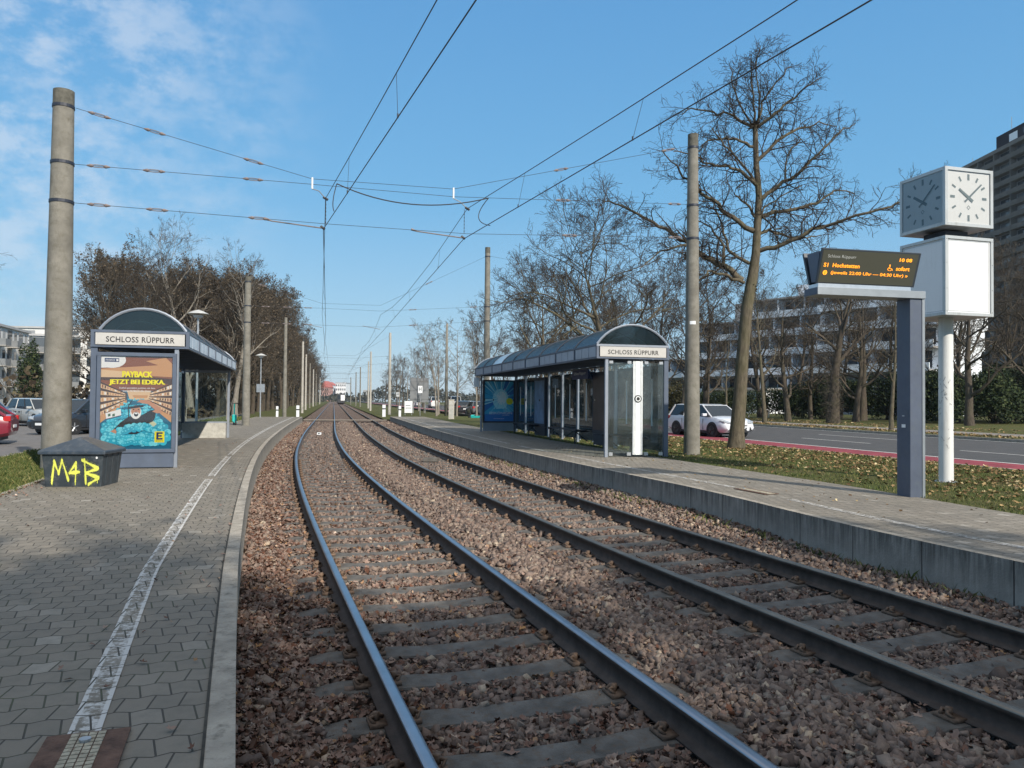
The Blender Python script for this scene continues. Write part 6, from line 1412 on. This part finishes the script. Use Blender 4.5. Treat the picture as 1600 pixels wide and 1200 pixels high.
# ------------------------------------------------------------------ street furniture
def lamp(x, y, z, H, label, arms=2, r=.05):
    t = empty('street_lamp', (x, y, z), 0, label, 'street lamp'); mb = MB(); mb.tube([(0, 0, 0), (0, 0, H)], [r, r*.7], 10, M['galv']); mb.build('pole', t)
    mb = MB(); mb.tube([(0, 0, H-.02), (0, 0, H+.04), (0, 0, H+.16), (0, 0, H+.2)], [.04, .42, .16, .03], 16, M['lampcap'] if 'lampcap' in M else M.setdefault('lampcap', pmat('lamp_cap', (.5, .5, .48), .5))); mb.build('lamp_head', t)
    mb = MB(); mb.cyl(0, 0, H-.10, H-.01, .14, 12, M['whiteclean'], .2); mb.build('diffuser', t); return t
l1 = lamp(-18.5, 57.0, .25, 4.55, 'slim mushroom lamp post beyond the second concrete pole')
mb = MB(); mb.box(-.3, -.05, -.02, .02, 1.9, 2.5, M['galv']); mb.box(.05, .3, -.02, .02, 1.9, 2.5, M['galv']); mb.build('small_sign', l1)
lamp(-12.0, 29.5, .25, 4.6, 'mushroom lamp standing behind the roof of the left shelter')
def marker(x, y, z, label, h=.95, w=.22):
    t = empty('marker_post', (x, y, z), 0, label, 'marker post', 'white marker posts at the platform ends'); mb = MB(); mb.box(-w/2, w/2, -.06, .06, 0, h, M['whiteclean']); mb.build('board', t, bevel=.01)
    mb = MB(); mb.box(-w/2-.002, w/2+.002, -.062, .062, h*.62, h*.72, M['black']); mb.build('black_band', t)
marker(-17.2, 62.3, .15, 'white marker post with black band at the left platform end', 1.0, .22); marker(-18.1, 59.8, .2, 'thin white marker post against the square pole', .9, .16)
marker(-10.65, 64.6, .25, 'white marker post at the corner of the right platform end', 1.0, .26); marker(-9.6, 66.5, .2, 'split white marker post right of the platform end', .95, .2)
def hsign(x, y, label, s=1.):
    t = empty('tram_stop_sign', (x, y, .15), 0, label, 'stop sign', 'H stop signs'); mb = MB(); mb.cyl(0, 0, 0, 2.9*s, .03, 8, M['galv']); mb.build('pole', t)
    mb = MB(); mb.box(-.22, .22, -.03, .0, 2.2*s, 2.9*s, M['whiteclean']); p_ = mb.build('plate', t); mb = MB(); g_ = lambda u, v, d: (u, -.032-d, v)
    put_text(mb, 'H', 0, 2.58*s, .24, .34, g_, M['black'], 0, .01); mb.build('letter', p_)
hsign(-8.9, 75.2, 'H stop sign on a thin pole before the parked cars'); hsign(-16.5, 112, 'smaller H stop sign farther down the road', .9)
t = empty('cable_cabinet', (-4.5, 57.8, .25), 0, 'narrow beige cable cabinet on the grass by the far right platform', 'cabinet'); mb = MB(); mb.box(-.2, .2, -.15, .15, 0, 1.45, pmat('beige_cabinet', (.5, .45, .38), .7)); mb.build('housing', t, bevel=.01); mb = MB(); mb.box(-.22, .22, -.17, .17, 1.452, 1.5, M['plinth']); mb.build('lid', t); mb = MB(); mb.box(-.17, .17, -.158, -.152, .1, 1.38, M['plinth']); mb.build('door', t)
t = empty('poster_stand', (-10.6, 79.5, .1), math.radians(8), 'small white placard on the grass left of the H sign', 'placard', None); mb = MB(); mb.box(-.4, .4, -.03, .03, .25, 1.45, M['whiteclean']); mb.build('board', t); mb = MB(); mb.box(-.3, .3, -.036, -.031, .7, .78, M['balc']); mb.box(-.3, .2, -.036, -.031, .95, 1.03, M['balc']); mb.build('print', t)
for x_ in (-.34, .34): mb = MB(); mb.box(x_-.02, x_+.02, -.02, .02, 0, .25, M['galv']); mb.build('leg', t)
t = empty('road_sign', (-11.0, 92, .1), math.radians(5), 'large grey back of a road sign behind the H sign', 'road sign'); mb = MB(); mb.box(-1.1, 1.1, -.03, .03, 1.3, 4.2, M['balc']); mb.build('board', t); mb = MB()
for x_ in (-.7, .7): mb.cyl(x_, .08, 0, 4.2, .05, 8, M['galv'])
for z_ in (1.7, 2.75, 3.8): mb.box(-1.1, 1.1, -.07, -.031, z_-.04, z_+.04, M['balc'])
mb.build('posts', t)
t = empty('grey_mast', (-6.4, 75.5, .15), 0, 'bare grey wooden mast between the young trees', 'mast'); mb = MB(); mb.tube([(0, 0, 0), (0, 0, 9)], [.17, .11], 10, M['concrete']); mb.build('shaft', t, smooth=True)
# guard rail across the road
t = empty('guard_rail', (0, 0, 0), 0, 'long pale railing on posts behind the trees across the road', 'railing'); mb = MB(); pts = [(x_, 82-.55*(x_-8)*.4, 1.0) for x_ in (5, 12, 19, 26)]; mb.tube(pts, .06, 6, M['white']); mb.build('rail', t)
for j in range(12):
    x_ = 5+j*1.9; mb = MB(); mb.box(x_-.05, x_+.05, 82-.22*(x_-8)-.05, 82-.22*(x_-8)+.05, .1, 1.0, M['white']); mb.build('post', t)
# e-scooters
def scooter(x, y, z, rz, label):
    t = empty('kick_scooter', (x, y, z), math.radians(rz), label, 'scooter', 'teal rental scooters'); mb = MB(); mb.box(-.09, .09, -.45, .4, .14, .19, M['teal']); mb.box(-.11, .11, .2, .42, .19, .55, M['teal']); mb.build('deck', t, bevel=.02)
    mb = MB(); mb.tube([(0, .42, .15), (0, .34, 1.0), (0, .30, 1.15)], .035, 8, M['teal']); mb.build('steering_column', t); mb = MB(); mb.tube([(-.24, .28, 1.14), (.24, .28, 1.14)], .022, 8, M['black']); mb.build('handlebar', t)
    for yy in (-.5, .5): mb = MB(); mb.tube([(-.03, yy, .12), (.03, yy, .12)], .12, 16, M['tyre']); mb.build('wheel', t)
    return t
scooter(-14.5, 40.6, .28, 25, 'teal kick scooter standing beside the second concrete pole')
s2 = scooter(-2.9, 61.5, .35, 80, 'teal scooter lying flat on the grass by the cabinet'); s2.rotation_euler = (0, math.radians(82), math.radians(80))
# tram far away
tx, ty, _ = P(C2, 262, 0); t = empty('tram', (tx, ty, 0), math.atan(-float(cd(C2, 262))), 'dark and white tram far away on the right track', 'tram')
mb = MB(); mb.box(-1.3, 1.3, 0, 30, .35, 3.4, pmat('tram_side', (.05, .05, .055), .4)); mb.build('body', t, bevel=.15); mb = MB(); mb.box(-1.0, 1.0, -.04, -.005, 1.7, 3.0, M['window']); mb.build('windscreen', t); mb = MB(); mb.box(-.1, 1.25, -.08, -.045, 1.2, 3.1, M['whiteclean']); mb.build('white_front', t); mb = MB(); mb.box(-1.1, 1.1, 1, 29, .1, .35, M['black']); mb.build('bogies', t)
t = empty('track_crossing_board', (0, 0, 0), 0, 'thin pale plank laid across both tracks at the platform ends', 'plank'); a = P(C1, 62.4, -1.75, -.02); b = P(C2, 63.2, 1.9, -.02); mb = MB(); mb.tube([a, b], .055, 4, M['plank']); mb.build('plank', t)
for (x_, y_, lab) in ((-12.98, 48.0, 'small white block lying between the left rails'),):
    xx, yy, _ = P(C1, 40, -.05); mb = MB(); mb.box(xx-.10, xx+.10, yy-.07, yy+.07, -.16, -.03, M['whiteclean']); mb.box(xx-.04, xx+.04, yy-.075, yy-.071, -.11, -.06, M['black']); tag(mb.build('white_track_box', bevel=.01), lab, 'box')
xx, yy, _ = P(C2, 23.5, .15); mb = MB(); mb.box(xx-.22, xx+.22, yy-.15, yy+.15, -.17, -.06, M['sleeper']); tag(mb.build('cable_box', bevel=.01), 'flat grey box between the rails of the right track', 'box')
# tactile metal plates set in the platform lines
def plate(c, y, o, w, l, label):
    x_, y_, _ = P(c, y, o, PZ); a = -math.atan(float(cd(c, y))); t = empty('drain_cover', (x_, y_, PZ+.006), a, label, 'metal cover'); mb = MB(); mb.box(-w/2, w/2, -l/2, l/2, 0, .006, M['rustplate'] if 'rustplate' in M else M.setdefault('rustplate', pmat('rusty_plate', (.13, .075, .055), .8, .2, .5, 12, .006, 50, .3, (.16, .10, .07)))); mb.build('plate', t)
    mb = MB()
    for i in range(int(l/.035)):
        for j in range(4): mb.box(-.062+.033*j, -.062+.033*j+.028, -l/2+.035*i, -l/2+.035*i+.028, .0062, .010, M['studs'] if 'studs' in M else M.setdefault('studs', pmat('stained_studs', (.42, .38, .29), .8, 0, .3, 14, 0, 60, .3, (.12, .06, .035))))
    mb.build('white_studs', t); mb = MB(); mb.cyl(-.0, l*.5-.10, .006, .02, .022, 12, M['galv']); mb.build('bolt', t)
plate(C1, 3.70, -2.18, .31, .5, 'rusty metal cover with white studs in the foreground paving')
plate(C2, 11.3, float(redge(11.3))+.72, .26, .8, 'rusty metal cover in the line of the right platform')
# a few objects on the road side
t = empty('white_post', (-2.2, 68, .2), 0, 'thin white sign post left of the ice blue poster', 'post'); mb = MB(); mb.cyl(0, 0, 0, 2.9, .05, 8, M['galv']); mb.build('shaft', t); mb = MB(); mb.box(-.3, .3, -.05, .0, 2.9, 4.0, M['whiteclean']); mb.build('plate', t)
for q in bpy.data.objects:
    if 'used' in q: del q['used']
ORD = 'leftmost second third fourth fifth sixth seventh eighth ninth tenth eleventh twelfth thirteenth fourteenth fifteenth sixteenth seventeenth eighteenth nineteenth twentieth'.split()
grps = {}
for q in bpy.data.objects:
    if q.parent is None and q.get('group') and q.get('category') in ('tree', 'shrub'): grps.setdefault((q['group'], q['label']), []).append(q)
for (g_, l_), L_ in grps.items():
    if 2 <= len(L_) <= 20 and 'behind the photographer' not in g_:
        L_.sort(key=lambda q: q.location.x/max(q.location.y, .1))
        for i, q in enumerate(L_): q['label'] = l_+(', leftmost of the group' if i == 0 else ', %s from the left' % ORD[i])
mb = MB(); mb.box(-702, 502, -42, 762, -1.4, 76, None); mb.mats = []; hz = mb.build('haze'); tag(hz, 'thin pale winter haze over the whole place', 'haze', kind='stuff')
hm = bpy.data.materials.new('haze'); hm.use_nodes = True; ht = hm.node_tree; ht.nodes.clear(); ho = ht.nodes.new('ShaderNodeOutputMaterial'); hv = ht.nodes.new('ShaderNodeVolumePrincipled')
hv.inputs['Color'].default_value = (.75, .85, .95, 1); hv.inputs['Density'].default_value = .0002; hv.inputs['Anisotropy'].default_value = .3; ht.links.new(hv.outputs[0], ho.inputs['Volume']); hz.data.materials.append(hm)
